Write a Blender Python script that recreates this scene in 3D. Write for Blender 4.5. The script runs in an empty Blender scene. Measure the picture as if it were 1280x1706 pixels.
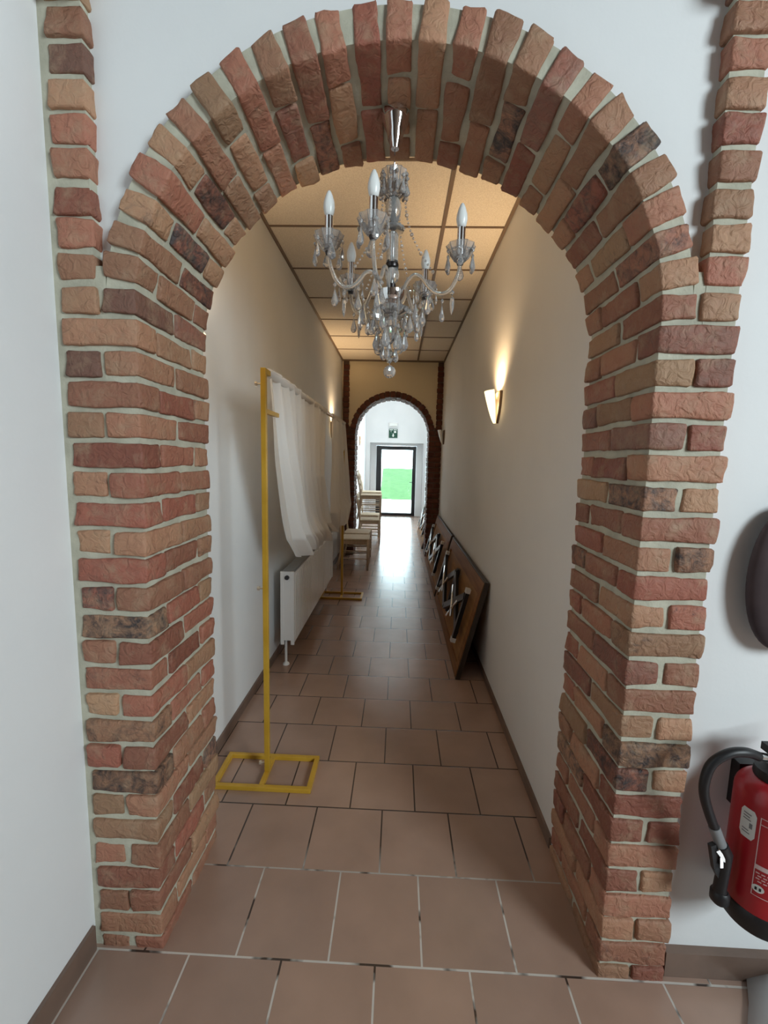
import bpy, math, random
import numpy as np
from mathutils import Vector, Matrix

random.seed(7)
rng = np.random.default_rng(7)
C = bpy.context.scene.collection
scene = bpy.context.scene
PI = math.pi

# ------------------------------------------------------------------ camera
cam_data = bpy.data.cameras.new('camera')
cam = bpy.data.objects.new('camera', cam_data)
C.objects.link(cam)
_yaw, _pit, _rol, _f = -0.0315, 0.1205, -0.024, 718.6
_fw = Vector((math.sin(_yaw) * math.cos(_pit), math.cos(_yaw) * math.cos(_pit), -math.sin(_pit)))
_rt = Vector((math.cos(_yaw), -math.sin(_yaw), 0))
_dn = _fw.cross(_rt)
_r2 = _rt * math.cos(_rol) + _dn * math.sin(_rol)
_d2 = -_rt * math.sin(_rol) + _dn * math.cos(_rol)
_m = Matrix((_r2, -_d2, -_fw)).transposed().to_4x4()
_m.translation = Vector((0, 0, 1.6))
cam.matrix_world = _m
cam_data.sensor_fit = 'HORIZONTAL'
cam_data.sensor_width = 36.0
cam_data.lens = 36.0 * _f / 1280.0
cam_data.clip_start = 0.02
cam_data.clip_end = 300
scene.camera = cam

# ------------------------------------------------------------------ world, light, exposure
world = bpy.data.worlds.new('sky')
scene.world = world
world.use_nodes = True
bg = world.node_tree.nodes['Background']
bg.inputs[0].default_value = (0.72, 0.91, 1.0, 1)
bg.inputs[1].default_value = 12.0


def area_light(name, loc, direction, sx, sy, power, color):
    d = bpy.data.lights.new(name, 'AREA')
    d.shape = 'RECTANGLE'
    d.size, d.size_y = sx, sy
    d.energy = power
    d.color = color
    o = bpy.data.objects.new(name, d)
    C.objects.link(o)
    o.location = loc
    o.rotation_euler = Vector(direction).to_track_quat('-Z', 'Y').to_euler()
    return o


# daylight through the window of the front room (behind and to the right of the photographer)
area_light('front_room_window_light', (4.05, -1.75, 2.8), (-1, 0.62, -0.14), 3.0, 1.7, 420, (0.83, 0.955, 1.0))
# back room: daylight through the side window, plus added fill under the closed ceiling
area_light('back_room_window_light', (0.69, 9.9, 1.9), (-1, 0, -0.1), 1.3, 1.5, 30, (0.9, 0.97, 1.0))
area_light('back_room_ceiling_fill', (-0.1, 9.8, 3.84), (0, 0, -1), 1.2, 2.6, 20, (0.92, 0.97, 1.0))

vs = scene.view_settings
vs.view_transform = 'Standard'
vs.look = 'None'
vs.exposure = 0.0
vs.gamma = 1.0
vs.use_curve_mapping = False
cy = scene.cycles
cy.use_denoising = True
cy.sample_clamp_indirect = 4.0
cy.sample_clamp_direct = 0.0
cy.caustics_reflective = False
cy.caustics_refractive = False
cy.max_bounces = 10
cy.diffuse_bounces = 5
cy.glossy_bounces = 4
cy.transmission_bounces = 8
cy.transparent_max_bounces = 12

# ------------------------------------------------------------------ key dimensions (metres)
YF, YB = 1.195, 1.64            # brick front face and back face of the near arch
XC, AW = -0.0268, 0.694         # arch centre, half opening
ZS, BH = 1.970, 0.657           # springing height, rise
WL, WR = -0.949, 0.683          # corridor side walls
ZC = 3.167                      # corridor ceiling
YE = 7.121                      # corridor end wall
FXC, FAW, FZS, FBH = -0.125, 0.60, 2.0, 0.60
CP, CO = 0.0836, 0.005          # brick course pitch, first centre


# ------------------------------------------------------------------ material helpers
def mat(name, color=(0.5, 0.5, 0.5), rough=0.5, metal=0.0, spec=0.5, **kw):
    m = bpy.data.materials.new(name)
    m.use_nodes = True
    b = m.node_tree.nodes['Principled BSDF']
    b.inputs['Base Color'].default_value = (*color, 1)
    b.inputs['Roughness'].default_value = rough
    b.inputs['Metallic'].default_value = metal
    b.inputs['Specular IOR Level'].default_value = spec
    for k, v in kw.items():
        b.inputs[k.replace('_', ' ')].default_value = v
    return m


def nd(m, t, **kw):
    n = m.node_tree.nodes.new(t)
    for k, v in kw.items():
        setattr(n, k, v)
    return n


def lk(m, a, b):
    m.node_tree.links.new(a, b)


def bsdf(m):
    return m.node_tree.nodes['Principled BSDF']


def add_bump(m, scale, strength, dist=0.002, detail=4):
    tc = nd(m, 'ShaderNodeTexCoord')
    n = nd(m, 'ShaderNodeTexNoise')
    n.inputs['Scale'].default_value = scale
    n.inputs['Detail'].default_value = detail
    lk(m, tc.outputs['Object'], n.inputs['Vector'])
    b = nd(m, 'ShaderNodeBump')
    b.inputs['Strength'].default_value = strength
    b.inputs['Distance'].default_value = dist
    lk(m, n.outputs['Fac'], b.inputs['Height'])
    lk(m, b.outputs['Normal'], bsdf(m).inputs['Normal'])
    return n, tc


def noise_color(m, c1, c2, scale, lo=0.35, hi=0.65, detail=4, stretch=None):
    tc = nd(m, 'ShaderNodeTexCoord')
    n = nd(m, 'ShaderNodeTexNoise')
    n.inputs['Scale'].default_value = scale
    n.inputs['Detail'].default_value = detail
    if stretch:
        mp = nd(m, 'ShaderNodeMapping')
        mp.inputs['Scale'].default_value = stretch
        lk(m, tc.outputs['Object'], mp.inputs['Vector'])
        lk(m, mp.outputs['Vector'], n.inputs['Vector'])
    else:
        lk(m, tc.outputs['Object'], n.inputs['Vector'])
    r = nd(m, 'ShaderNodeValToRGB')
    r.color_ramp.elements[0].position = lo
    r.color_ramp.elements[0].color = (*c1, 1)
    r.color_ramp.elements[1].position = hi
    r.color_ramp.elements[1].color = (*c2, 1)
    lk(m, n.outputs['Fac'], r.inputs['Fac'])
    lk(m, r.outputs['Color'], bsdf(m).inputs['Base Color'])
    return r


M = {}
# painted walls
M['paint_cool'] = mat('white_wall_paint', rough=0.75, spec=0.3)
noise_color(M['paint_cool'], (0.77, 0.79, 0.80), (0.83, 0.845, 0.85), 1.7, 0.3, 0.7)
add_bump(M['paint_cool'], 60, 0.12, 0.003)
M['paint_warm'] = mat('cream_wall_paint', rough=0.7, spec=0.3)
noise_color(M['paint_warm'], (0.79, 0.78, 0.755), (0.84, 0.83, 0.805), 1.3, 0.3, 0.7)
add_bump(M['paint_warm'], 70, 0.1, 0.003)

M['paint_ochre'] = mat('ochre_wall_paint', rough=0.7, spec=0.3)
noise_color(M['paint_ochre'], (0.80, 0.70, 0.50), (0.84, 0.74, 0.54), 1.3, 0.3, 0.7)

# bricks: per-brick tint attribute, scorch marks, gritty bump
bm_ = mat('weathered_brick', rough=0.62, spec=0.35)
M['brick'] = bm_
at = nd(bm_, 'ShaderNodeAttribute', attribute_name='tint')
sep = nd(bm_, 'ShaderNodeSeparateColor')
lk(bm_, at.outputs['Color'], sep.inputs['Color'])
tc = nd(bm_, 'ShaderNodeTexCoord')
n1 = nd(bm_, 'ShaderNodeTexNoise')
n1.inputs['Scale'].default_value = 28
n1.inputs['Detail'].default_value = 6
n1.inputs['Roughness'].default_value = 0.7
lk(bm_, tc.outputs['Object'], n1.inputs['Vector'])
mm = nd(bm_, 'ShaderNodeMath', operation='MULTIPLY_ADD')
mm.inputs[1].default_value = 0.45
lk(bm_, n1.outputs['Fac'], mm.inputs[0])
sub = nd(bm_, 'ShaderNodeMath', operation='SUBTRACT')
sub.inputs[1].default_value = 0.22
lk(bm_, sep.outputs['Red'], sub.inputs[0])
lk(bm_, sub.outputs[0], mm.inputs[2])
cr = nd(bm_, 'ShaderNodeValToRGB')
pal = [(0.0, (0.42, 0.26, 0.155)), (0.3, (0.395, 0.21, 0.13)), (0.55, (0.36, 0.16, 0.105)),
       (0.8, (0.315, 0.112, 0.077)), (1.0, (0.24, 0.125, 0.092))]
e = cr.color_ramp.elements
e[0].position, e[0].color = pal[0][0], (*pal[0][1], 1)
e[1].position, e[1].color = pal[-1][0], (*pal[-1][1], 1)
for p, c in pal[1:-1]:
    x = e.new(p)
    x.color = (*c, 1)
lk(bm_, mm.outputs[0], cr.inputs['Fac'])
n2 = nd(bm_, 'ShaderNodeTexNoise')
n2.inputs['Scale'].default_value = 24
n2.inputs['Distortion'].default_value = 0.8
n2.inputs['Detail'].default_value = 8
n2.inputs['Roughness'].default_value = 0.75
lk(bm_, tc.outputs['Object'], n2.inputs['Vector'])
sc = nd(bm_, 'ShaderNodeMath', operation='SUBTRACT')
lk(bm_, sep.outputs['Blue'], sc.inputs[0])
lk(bm_, n2.outputs['Fac'], sc.inputs[1])
sr = nd(bm_, 'ShaderNodeMapRange')
sr.inputs['From Min'].default_value = 0.0
sr.inputs['From Max'].default_value = 0.24
lk(bm_, sc.outputs[0], sr.inputs['Value'])
mx = nd(bm_, 'ShaderNodeMix', data_type='RGBA')
lk(bm_, sr.outputs['Result'], mx.inputs['Factor'])
lk(bm_, cr.outputs['Color'], mx.inputs['A'])
mx.inputs['B'].default_value = (0.06, 0.05, 0.05, 1)
val = nd(bm_, 'ShaderNodeMix', data_type='RGBA', blend_type='MULTIPLY')
val.inputs['Factor'].default_value = 1.0
lk(bm_, mx.outputs['Result'], val.inputs['A'])
vr = nd(bm_, 'ShaderNodeMapRange')
vr.inputs['To Min'].default_value = 0.72
vr.inputs['To Max'].default_value = 1.2
lk(bm_, sep.outputs['Green'], vr.inputs['Value'])
lk(bm_, vr.outputs['Result'], val.inputs['B'])
lw = nd(bm_, 'ShaderNodeTexNoise')
lw.inputs['Scale'].default_value = 17
lw.inputs['Detail'].default_value = 7
lw.inputs['Roughness'].default_value = 0.65
lk(bm_, tc.outputs['Object'], lw.inputs['Vector'])
lwr = nd(bm_, 'ShaderNodeMapRange')
lwr.inputs['From Min'].default_value = 0.50
lwr.inputs['From Max'].default_value = 0.78
lwr.inputs['To Max'].default_value = 0.7
lk(bm_, lw.outputs['Fac'], lwr.inputs['Value'])
lmx = nd(bm_, 'ShaderNodeMix', data_type='RGBA')
lk(bm_, lwr.outputs['Result'], lmx.inputs['Factor'])
lk(bm_, val.outputs['Result'], lmx.inputs['A'])
lmx.inputs['B'].default_value = (0.42, 0.30, 0.20, 1)
lk(bm_, lmx.outputs['Result'], bsdf(bm_).inputs['Base Color'])
n3 = nd(bm_, 'ShaderNodeTexNoise')
n3.inputs['Scale'].default_value = 38
n3.inputs['Detail'].default_value = 7
lk(bm_, tc.outputs['Object'], n3.inputs['Vector'])
bp = nd(bm_, 'ShaderNodeBump')
n3.inputs['Distortion'].default_value = 1.2
bp.inputs['Strength'].default_value = 0.9
bp.inputs['Distance'].default_value = 0.010
lk(bm_, n3.outputs['Fac'], bp.inputs['Height'])
lk(bm_, bp.outputs['Normal'], bsdf(bm_).inputs['Normal'])

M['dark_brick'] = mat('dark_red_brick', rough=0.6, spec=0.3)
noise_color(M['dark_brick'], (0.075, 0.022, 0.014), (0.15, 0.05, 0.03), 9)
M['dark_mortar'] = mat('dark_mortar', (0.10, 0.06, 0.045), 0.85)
M['mortar'] = mat('grey_mortar', rough=0.85, spec=0.2)
noise_color(M['mortar'], (0.42, 0.41, 0.33), (0.54, 0.53, 0.43), 14)
add_bump(M['mortar'], 90, 0.5, 0.004)

# floor tiles
fm = mat('terracotta_floor_tile', rough=0.3, spec=0.65)
M['floor'] = fm
tc = nd(fm, 'ShaderNodeTexCoord')
mp = nd(fm, 'ShaderNodeMapping')
mp.inputs['Location'].default_value = (0.03 + 0.002, -1.194 + 0.3073 * 40 + 0.003, 0)
lk(fm, tc.outputs['Object'], mp.inputs['Vector'])
bt = nd(fm, 'ShaderNodeTexBrick')
bt.offset = 0.5
bt.offset_frequency = 2
bt.squash = 1.0
bt.inputs['Scale'].default_value = 1.0
bt.inputs['Brick Width'].default_value = 0.30
bt.inputs['Row Height'].default_value = 0.3073
bt.inputs['Mortar Size'].default_value = 0.0035
bt.inputs['Mortar Smooth'].default_value = 0.15
bt.inputs['Bias'].default_value = 0.0
bt.inputs['Color1'].default_value = (0.41, 0.27, 0.205, 1)
bt.inputs['Color2'].default_value = (0.36, 0.243, 0.19, 1)
lk(fm, mp.outputs['Vector'], bt.inputs['Vector'])
# grout: dark dirt, with white lime bloom near the arch threshold
sx = nd(fm, 'ShaderNodeSeparateXYZ')
lk(fm, tc.outputs['Object'], sx.inputs['Vector'])
gr = nd(fm, 'ShaderNodeMapRange')
gr.inputs['From Min'].default_value = 1.45
gr.inputs['From Max'].default_value = 1.62
gr.inputs['To Min'].default_value = 1.0
gr.inputs['To Max'].default_value = 0.0
lk(fm, sx.outputs['Y'], gr.inputs['Value'])
gn = nd(fm, 'ShaderNodeTexNoise')
gn.inputs['Scale'].default_value = 7
gn.inputs['Detail'].default_value = 3
lk(fm, tc.outputs['Object'], gn.inputs['Vector'])
gr2 = nd(fm, 'ShaderNodeMapRange')
gr2.inputs['From Min'].default_value = 0.38
gr2.inputs['From Max'].default_value = 0.46
lk(fm, gn.outputs['Fac'], gr2.inputs['Value'])
gm = nd(fm, 'ShaderNodeMath', operation='MULTIPLY')
lk(fm, gr.outputs['Result'], gm.inputs[0])
lk(fm, gr2.outputs['Result'], gm.inputs[1])
gc = nd(fm, 'ShaderNodeMix', data_type='RGBA')
gc.inputs['A'].default_value = (0.055, 0.038, 0.03, 1)
gc.inputs['B'].default_value = (0.62, 0.58, 0.53, 1)
lk(fm, gm.outputs[0], gc.inputs['Factor'])
# mottled tile colour
tn = nd(fm, 'ShaderNodeTexNoise')
tn.inputs['Scale'].default_value = 5
tn.inputs['Detail'].default_value = 5
lk(fm, tc.outputs['Object'], tn.inputs['Vector'])
tr = nd(fm, 'ShaderNodeMapRange')
tr.inputs['To Min'].default_value = 0.78
tr.inputs['To Max'].default_value = 1.2
lk(fm, tn.outputs['Fac'], tr.inputs['Value'])
tm = nd(fm, 'ShaderNodeMix', data_type='RGBA', blend_type='MULTIPLY')
tm.inputs['Factor'].default_value = 1
lk(fm, bt.outputs['Color'], tm.inputs['A'])
lk(fm, tr.outputs['Result'], tm.inputs['B'])
fx = nd(fm, 'ShaderNodeMix', data_type='RGBA')
lk(fm, bt.outputs['Fac'], fx.inputs['Factor'])
lk(fm, tm.outputs['Result'], fx.inputs['A'])
lk(fm, gc.outputs['Result'], fx.inputs['B'])
# a few dark chips in the tiles
chv = nd(fm, 'ShaderNodeTexVoronoi')
chv.inputs['Scale'].default_value = 1.7
lk(fm, tc.outputs['Object'], chv.inputs['Vector'])
chm = nd(fm, 'ShaderNodeMath', operation='LESS_THAN')
chm.inputs[1].default_value = 0.016
lk(fm, chv.outputs['Distance'], chm.inputs[0])
fc = nd(fm, 'ShaderNodeMix', data_type='RGBA')
fc.inputs['B'].default_value = (0.03, 0.022, 0.02, 1)
lk(fm, chm.outputs[0], fc.inputs['Factor'])
lk(fm, fx.outputs['Result'], fc.inputs['A'])
lk(fm, fc.outputs['Result'], bsdf(fm).inputs['Base Color'])
rr = nd(fm, 'ShaderNodeMapRange')
rr.inputs['To Min'].default_value = 0.225
rr.inputs['To Max'].default_value = 0.285
lk(fm, tn.outputs['Fac'], rr.inputs['Value'])
lk(fm, rr.outputs['Result'], bsdf(fm).inputs['Roughness'])
fb = nd(fm, 'ShaderNodeBump', invert=True)
fb.inputs['Strength'].default_value = 0.5
fb.inputs['Distance'].default_value = 0.003
lk(fm, bt.outputs['Fac'], fb.inputs['Height'])
lk(fm, fb.outputs['Normal'], bsdf(fm).inputs['Normal'])

M['skirting'] = mat('brown_skirting_tile', rough=0.4)
noise_color(M['skirting'], (0.13, 0.085, 0.065), (0.19, 0.125, 0.095), 6)
M['ceiling_tile'] = mat('speckled_ceiling_tile', rough=0.85, spec=0.2)
noise_color(M['ceiling_tile'], (0.66, 0.60, 0.52), (0.78, 0.72, 0.63), 160, 0.4, 0.6)
M['t_bar'] = mat('brown_ceiling_grid', (0.16, 0.11, 0.075), 0.5)
M['white_ceiling'] = mat('white_ceiling_paint', (0.8, 0.8, 0.78), 0.8)
M['wood_ceiling'] = mat('dark_wood_ceiling', (0.09, 0.055, 0.035), 0.6)
M['brown_wall'] = mat('brown_brick_wall', (0.13, 0.085, 0.06), 0.8)
M['black_frame'] = mat('black_aluminium', (0.012, 0.012, 0.015), 0.35)
M['white_gloss'] = mat('white_enamel', (0.87, 0.88, 0.88), 0.3)
M['grille'] = mat('grey_grille', (0.35, 0.36, 0.37), 0.5)
M['dark_hole'] = mat('dark_valve_cap', (0.04, 0.04, 0.045), 0.4)
M['yellow'] = mat('mustard_paint', rough=0.38)
noise_color(M['yellow'], (0.52, 0.30, 0.025), (0.60, 0.36, 0.04), 9)
M['gold_screw'] = mat('pale_screw', (0.7, 0.62, 0.5), 0.3, 0.6)
M['chrome'] = mat('chrome', (0.86, 0.87, 0.88), 0.06, 1.0)
M['bulb'] = mat('opal_bulb', (0.86, 0.89, 0.88), 0.25, Transmission_Weight=0.0, Subsurface_Weight=0.0)
M['dark_metal'] = mat('dark_metal_joint', (0.05, 0.045, 0.045), 0.3, 0.8)
# crystal
cm = mat('crystal', (0.97, 0.98, 0.99), 0.02, IOR=1.5)
bsdf(cm).inputs['Transmission Weight'].default_value = 0.79
bsdf(cm).inputs['Specular IOR Level'].default_value = 0.9
M['crystal'] = cm
cm2 = mat('milky_crystal', (0.88, 0.89, 0.88), 0.05, IOR=1.5)
bsdf(cm2).inputs['Transmission Weight'].default_value = 0.78
bsdf(cm2).inputs['Specular IOR Level'].default_value = 0.9
M['crystal_arm'] = cm2
# wood
M['table_wood'] = mat('table_underside_wood', rough=0.65, spec=0.2)
noise_color(M['table_wood'], (0.27, 0.125, 0.04), (0.38, 0.19, 0.07), 3.5, 0.3, 0.7, 6, (8, 0.8, 8))
M['table_frame'] = mat('table_frame_wood', rough=0.6, spec=0.2)
noise_color(M['table_frame'], (0.17, 0.07, 0.022), (0.26, 0.115, 0.04), 3.5, 0.3, 0.7, 6, (10, 0.8, 10))
M['table_edge'] = mat('dark_table_edge', (0.035, 0.022, 0.015), 0.45)
M['black_steel'] = mat('black_steel', (0.015, 0.015, 0.016), 0.3, 0.2)
M['foot_cap'] = mat('pale_foot_cap', (0.62, 0.63, 0.62), 0.4)
M['chair_wood'] = mat('pale_limed_wood', rough=0.5)
noise_color(M['chair_wood'], (0.60, 0.48, 0.36), (0.72, 0.61, 0.48), 5, 0.3, 0.7, 5, (10, 10, 1.5))
M['rush'] = mat('rush_seat', rough=0.8)
noise_color(M['rush'], (0.52, 0.42, 0.29), (0.66, 0.56, 0.42), 30, 0.3, 0.7, 4, (1, 8, 1))
# sheer cloth
sm = bpy.data.materials.new('sheer_white_voile')
sm.use_nodes = True
nt = sm.node_tree
nt.nodes.remove(nt.nodes['Principled BSDF'])
df = nd(sm, 'ShaderNodeBsdfDiffuse')
df.inputs['Color'].default_value = (0.94, 0.93, 0.91, 1)
tl = nd(sm, 'ShaderNodeBsdfTranslucent')
tl.inputs['Color'].default_value = (0.94, 0.93, 0.91, 1)
tp = nd(sm, 'ShaderNodeBsdfTransparent')
m1 = nd(sm, 'ShaderNodeMixShader')
m1.inputs[0].default_value = 0.3
lk(sm, df.outputs[0], m1.inputs[1])
lk(sm, tl.outputs[0], m1.inputs[2])
m2 = nd(sm, 'ShaderNodeMixShader')
m2.inputs[0].default_value = 0.10
lk(sm, m1.outputs[0], m2.inputs[1])
lk(sm, tp.outputs[0], m2.inputs[2])
lk(sm, m2.outputs[0], nt.nodes['Material Output'].inputs[0])
M['voile'] = sm
# window glass
gm_ = bpy.data.materials.new('door_glass')
gm_.use_nodes = True
nt = gm_.node_tree
nt.nodes.remove(nt.nodes['Principled BSDF'])
tp = nd(gm_, 'ShaderNodeBsdfTransparent')
tp.inputs['Color'].default_value = (0.96, 0.98, 0.97, 1)
gl = nd(gm_, 'ShaderNodeBsdfGlossy')
gl.inputs['Roughness'].default_value = 0.02
fr = nd(gm_, 'ShaderNodeFresnel')
ms = nd(gm_, 'ShaderNodeMixShader')
lk(gm_, fr.outputs[0], ms.inputs[0])
lk(gm_, tp.outputs[0], ms.inputs[1])
lk(gm_, gl.outputs[0], ms.inputs[2])
lk(gm_, ms.outputs[0], nt.nodes['Material Output'].inputs[0])
M['glass'] = gm_


def emit(name, color, strength, base=(0.8, 0.8, 0.8)):
    m = mat(name, base, 0.4)
    bsdf(m).inputs['Emission Color'].default_value = (*color, 1)
    bsdf(m).inputs['Emission Strength'].default_value = strength
    return m


M['shade_lit'] = emit('lit_glass_shade', (1.0, 0.78, 0.42), 2.2, (0.8, 0.7, 0.5))
M['shade_off'] = mat('unlit_glass_shade', (0.82, 0.78, 0.70), 0.35)
M['sconce_plate'] = mat('bronze_backplate', (0.20, 0.13, 0.08), 0.4, 0.3)
M['lamp_bulb'] = emit('lit_bulb', (1.0, 0.72, 0.38), 12)
M['red'] = mat('extinguisher_red', (0.42, 0.012, 0.022), 0.28, spec=0.6)
M['black_rubber'] = mat('black_rubber', (0.012, 0.012, 0.014), 0.45)
M['hose_grey'] = mat('grey_ferrule', (0.22, 0.23, 0.24), 0.4)
M['label_white'] = mat('white_label', (0.78, 0.82, 0.80), 0.5)
M['label_print'] = mat('pale_print', (0.72, 0.55, 0.55), 0.5)
M['sign_green'] = mat('green_sign', (0.004, 0.06, 0.035), 0.4)
M['sign_white'] = mat('sign_white', (0.85, 0.88, 0.85), 0.5)
M['plastic_white'] = mat('white_plastic', (0.82, 0.82, 0.82), 0.4)
M['blob'] = mat('dark_brown_blob', rough=0.8)
noise_color(M['blob'], (0.035, 0.022, 0.026), (0.075, 0.05, 0.052), 6)
M['cloth_grey'] = mat('light_grey_cloth', rough=0.8)
noise_color(M['cloth_grey'], (0.60, 0.62, 0.64), (0.70, 0.72, 0.73), 4)
M['terrace'] = mat('pale_terrace_paving', (0.62, 0.60, 0.55), 0.7)
M['lawn'] = mat('lawn_grass', rough=0.9, spec=0.1)
noise_color(M['lawn'], (0.014, 0.052, 0.009), (0.036, 0.092, 0.022), 3, 0.3, 0.7, 8)
M['fence'] = mat('pale_grey_fence', (0.55, 0.56, 0.53), 0.7)


# ------------------------------------------------------------------ mesh helpers
class MB:
    """collects shapes and links them as one mesh object"""

    def __init__(self):
        self.v, self.f, self.mi, self.t = [], [], [], []
        self.n = 0

    def add(self, verts, faces, mi=0, tint=None):
        self.v.extend([tuple(map(float, p)) for p in verts])
        k = self.n
        for f in faces:
            self.f.append([i + k for i in f])
            self.mi.append(mi)
        self.n += len(verts)
        self.t.extend([tint or (0.5, 0.5, 0, 1)] * len(verts))

    def box(self, x0, x1, y0, y1, z0, z1, mi=0, bev=0.0, T=None):
        if bev <= 0:
            vs_ = [(x, y, z) for x in (x0, x1) for y in (y0, y1) for z in (z0, z1)]
            fs = [(0, 1, 3, 2), (4, 6, 7, 5), (0, 4, 5, 1), (2, 3, 7, 6), (0, 2, 6, 4), (1, 5, 7, 3)]
        else:
            c = np.array([(x0 + x1) / 2, (y0 + y1) / 2, (z0 + z1) / 2])
            s = np.array([x1 - x0, y1 - y0, z1 - z0])
            b = min(bev, *(s * 0.49))
            vs_, fs = round_box(s, b, (1, 1, 1))
            vs_ = vs_ + c
        if T:
            vs_ = [T(Vector(p)) for p in vs_]
        self.add(vs_, fs, mi)

    def tube(self, pts, r, seg=10, mi=0, cap=True):
        pts = [Vector(p) for p in pts]
        n = len(pts)
        rs = r if hasattr(r, '__len__') else [r] * n
        t0 = (pts[1] - pts[0]).normalized()
        up = Vector((0, 0, 1)) if abs(t0.z) < 0.9 else Vector((1, 0, 0))
        u = t0.cross(up).normalized()
        vs_, fs = [], []
        for i, p in enumerate(pts):
            if i == 0:
                t = t0
            elif i == n - 1:
                t = (pts[i] - pts[i - 1]).normalized()
            else:
                t = (pts[i + 1] - pts[i - 1]).normalized()
            u = (u - t * u.dot(t)).normalized()
            w = t.cross(u)
            for k in range(seg):
                a = 2 * PI * k / seg
                vs_.append(p + (u * math.cos(a) + w * math.sin(a)) * rs[i])
        for i in range(n - 1):
            for k in range(seg):
                a, b = i * seg + k, i * seg + (k + 1) % seg
                fs.append((a, b, b + seg, a + seg))
        if cap:
            fs.append(tuple(range(seg))[::-1])
            fs.append(tuple((n - 1) * seg + k for k in range(seg)))
        self.add(vs_, fs, mi)

    def bar(self, a, b, w, h, mi=0, up=(0, 0, 1)):
        """rectangular bar from a to b"""
        a, b = Vector(a), Vector(b)
        t = (b - a).normalized()
        up = Vector(up)
        if abs(t.dot(up)) > 0.98:
            up = Vector((1, 0, 0))
        s = t.cross(up).normalized()
        q = s.cross(t)
        vs_ = []
        for p in (a, b):
            for i, j in ((-1, -1), (1, -1), (1, 1), (-1, 1)):
                vs_.append(p + s * (i * w / 2) + q * (j * h / 2))
        self.add(vs_, [(3, 2, 1, 0), (4, 5, 6, 7), (0, 1, 5, 4), (1, 2, 6, 5), (2, 3, 7, 6), (3, 0, 4, 7)], mi)

    def lathe(self, prof, c=(0, 0, 0), seg=20, mi=0, flat=1.0, rot=0.0, wave=0.0, waves=8):
        """prof: (radius, z) list"""
        vs_, fs = [], []
        for r, z in prof:
            for k in range(seg):
                a = 2 * PI * k / seg + rot
                rr_ = r * (1 + wave * math.cos(waves * a))
                x, y = rr_ * math.cos(a), rr_ * math.sin(a) * flat
                vs_.append((c[0] + x, c[1] + y, c[2] + z))
        n = len(prof)
        for i in range(n - 1):
            for k in range(seg):
                a, b = i * seg + k, i * seg + (k + 1) % seg
                fs.append((a, b, b + seg, a + seg))
        if prof[0][0] > 1e-6:
            fs.append(tuple(range(seg))[::-1])
        if prof[-1][0] > 1e-6:
            fs.append(tuple((n - 1) * seg + k for k in range(seg)))
        self.add(vs_, fs, mi)

    def build(self, name, mats, parent=None, smooth=False, origin=None, tint=False, auto=None):
        me = bpy.data.meshes.new(name)
        vv = np.array(self.v, dtype=float)
        if origin is not None:
            vv = vv - np.array(origin)
        me.from_pydata(vv.tolist(), [], self.f)
        if not isinstance(mats, (list, tuple)):
            mats = [mats]
        for m in mats:
            me.materials.append(m)
        me.polygons.foreach_set('material_index', self.mi)
        if smooth:
            me.polygons.foreach_set('use_smooth', [True] * len(self.f))
        if tint:
            a = me.color_attributes.new('tint', 'FLOAT_COLOR', 'POINT')
            a.data.foreach_set('color', np.array(self.t, dtype=np.float32).ravel())
        me.update()
        if auto:
            me.set_sharp_from_angle(angle=math.radians(auto))
        o = bpy.data.objects.new(name, me)
        C.objects.link(o)
        if origin is not None:
            o.location = origin
        if parent:
            o.parent = parent
        return o


def round_box(size, r, n):
    """rounded box surface grid centred at the origin; n = cells per axis"""
    s = np.array(size, dtype=float)
    ax = []
    for i in range(3):
        h = s[i] / 2
        inner = np.linspace(-h + r, h - r, n[i] + 1)
        ax.append(np.concatenate([[-h], inner, [h]]))
    vs_, fs, idx = [], [], {}

    def vid(i, j, k):
        key = (i, j, k)
        if key not in idx:
            p = np.array([ax[0][i], ax[1][j], ax[2][k]])
            q = np.clip(p, -s / 2 + r, s / 2 - r)
            d = p - q
            L = np.linalg.norm(d)
            if L > 1e-9:
                p = q + d / L * r
            idx[key] = len(vs_)
            vs_.append(p)
        return idx[key]
    N = [len(a) - 1 for a in ax]
    for d in range(3):
        a, b = (d + 1) % 3, (d + 2) % 3
        for side in (0, N[d]):
            for i in range(N[a]):
                for j in range(N[b]):
                    q = []
                    for di, dj in ((0, 0), (1, 0), (1, 1), (0, 1)):
                        t = [0, 0, 0]
                        t[d], t[a], t[b] = side, i + di, j + dj
                        q.append(vid(*t))
                    if side == 0:
                        q = q[::-1]
                    fs.append(tuple(q))
    return np.array(vs_), fs


def empty(name, loc=(0, 0, 0)):
    o = bpy.data.objects.new(name, None)
    o.empty_display_size = 0.1
    C.objects.link(o)
    o.location = loc
    return o


def tag(o, label, cat, group=None, kind=None):
    if label:
        o['label'] = label
    if cat:
        o['category'] = cat
    if group:
        o['group'] = group
    if kind:
        o['kind'] = kind
    return o


def struct(o, label=None):
    o['kind'] = 'structure'
    if label:
        o['label'] = label
    return o


def local(o, parent):
    """parent a part that was built in world coordinates"""
    o.parent = parent
    o.location = Vector(o.location) - parent.location
    return o


def copy_tree(o, parent=None):
    c = o.copy()
    C.objects.link(c)
    if parent:
        c.parent = parent
    for ch in list(o.children):
        copy_tree(ch, c)
    return c


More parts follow.
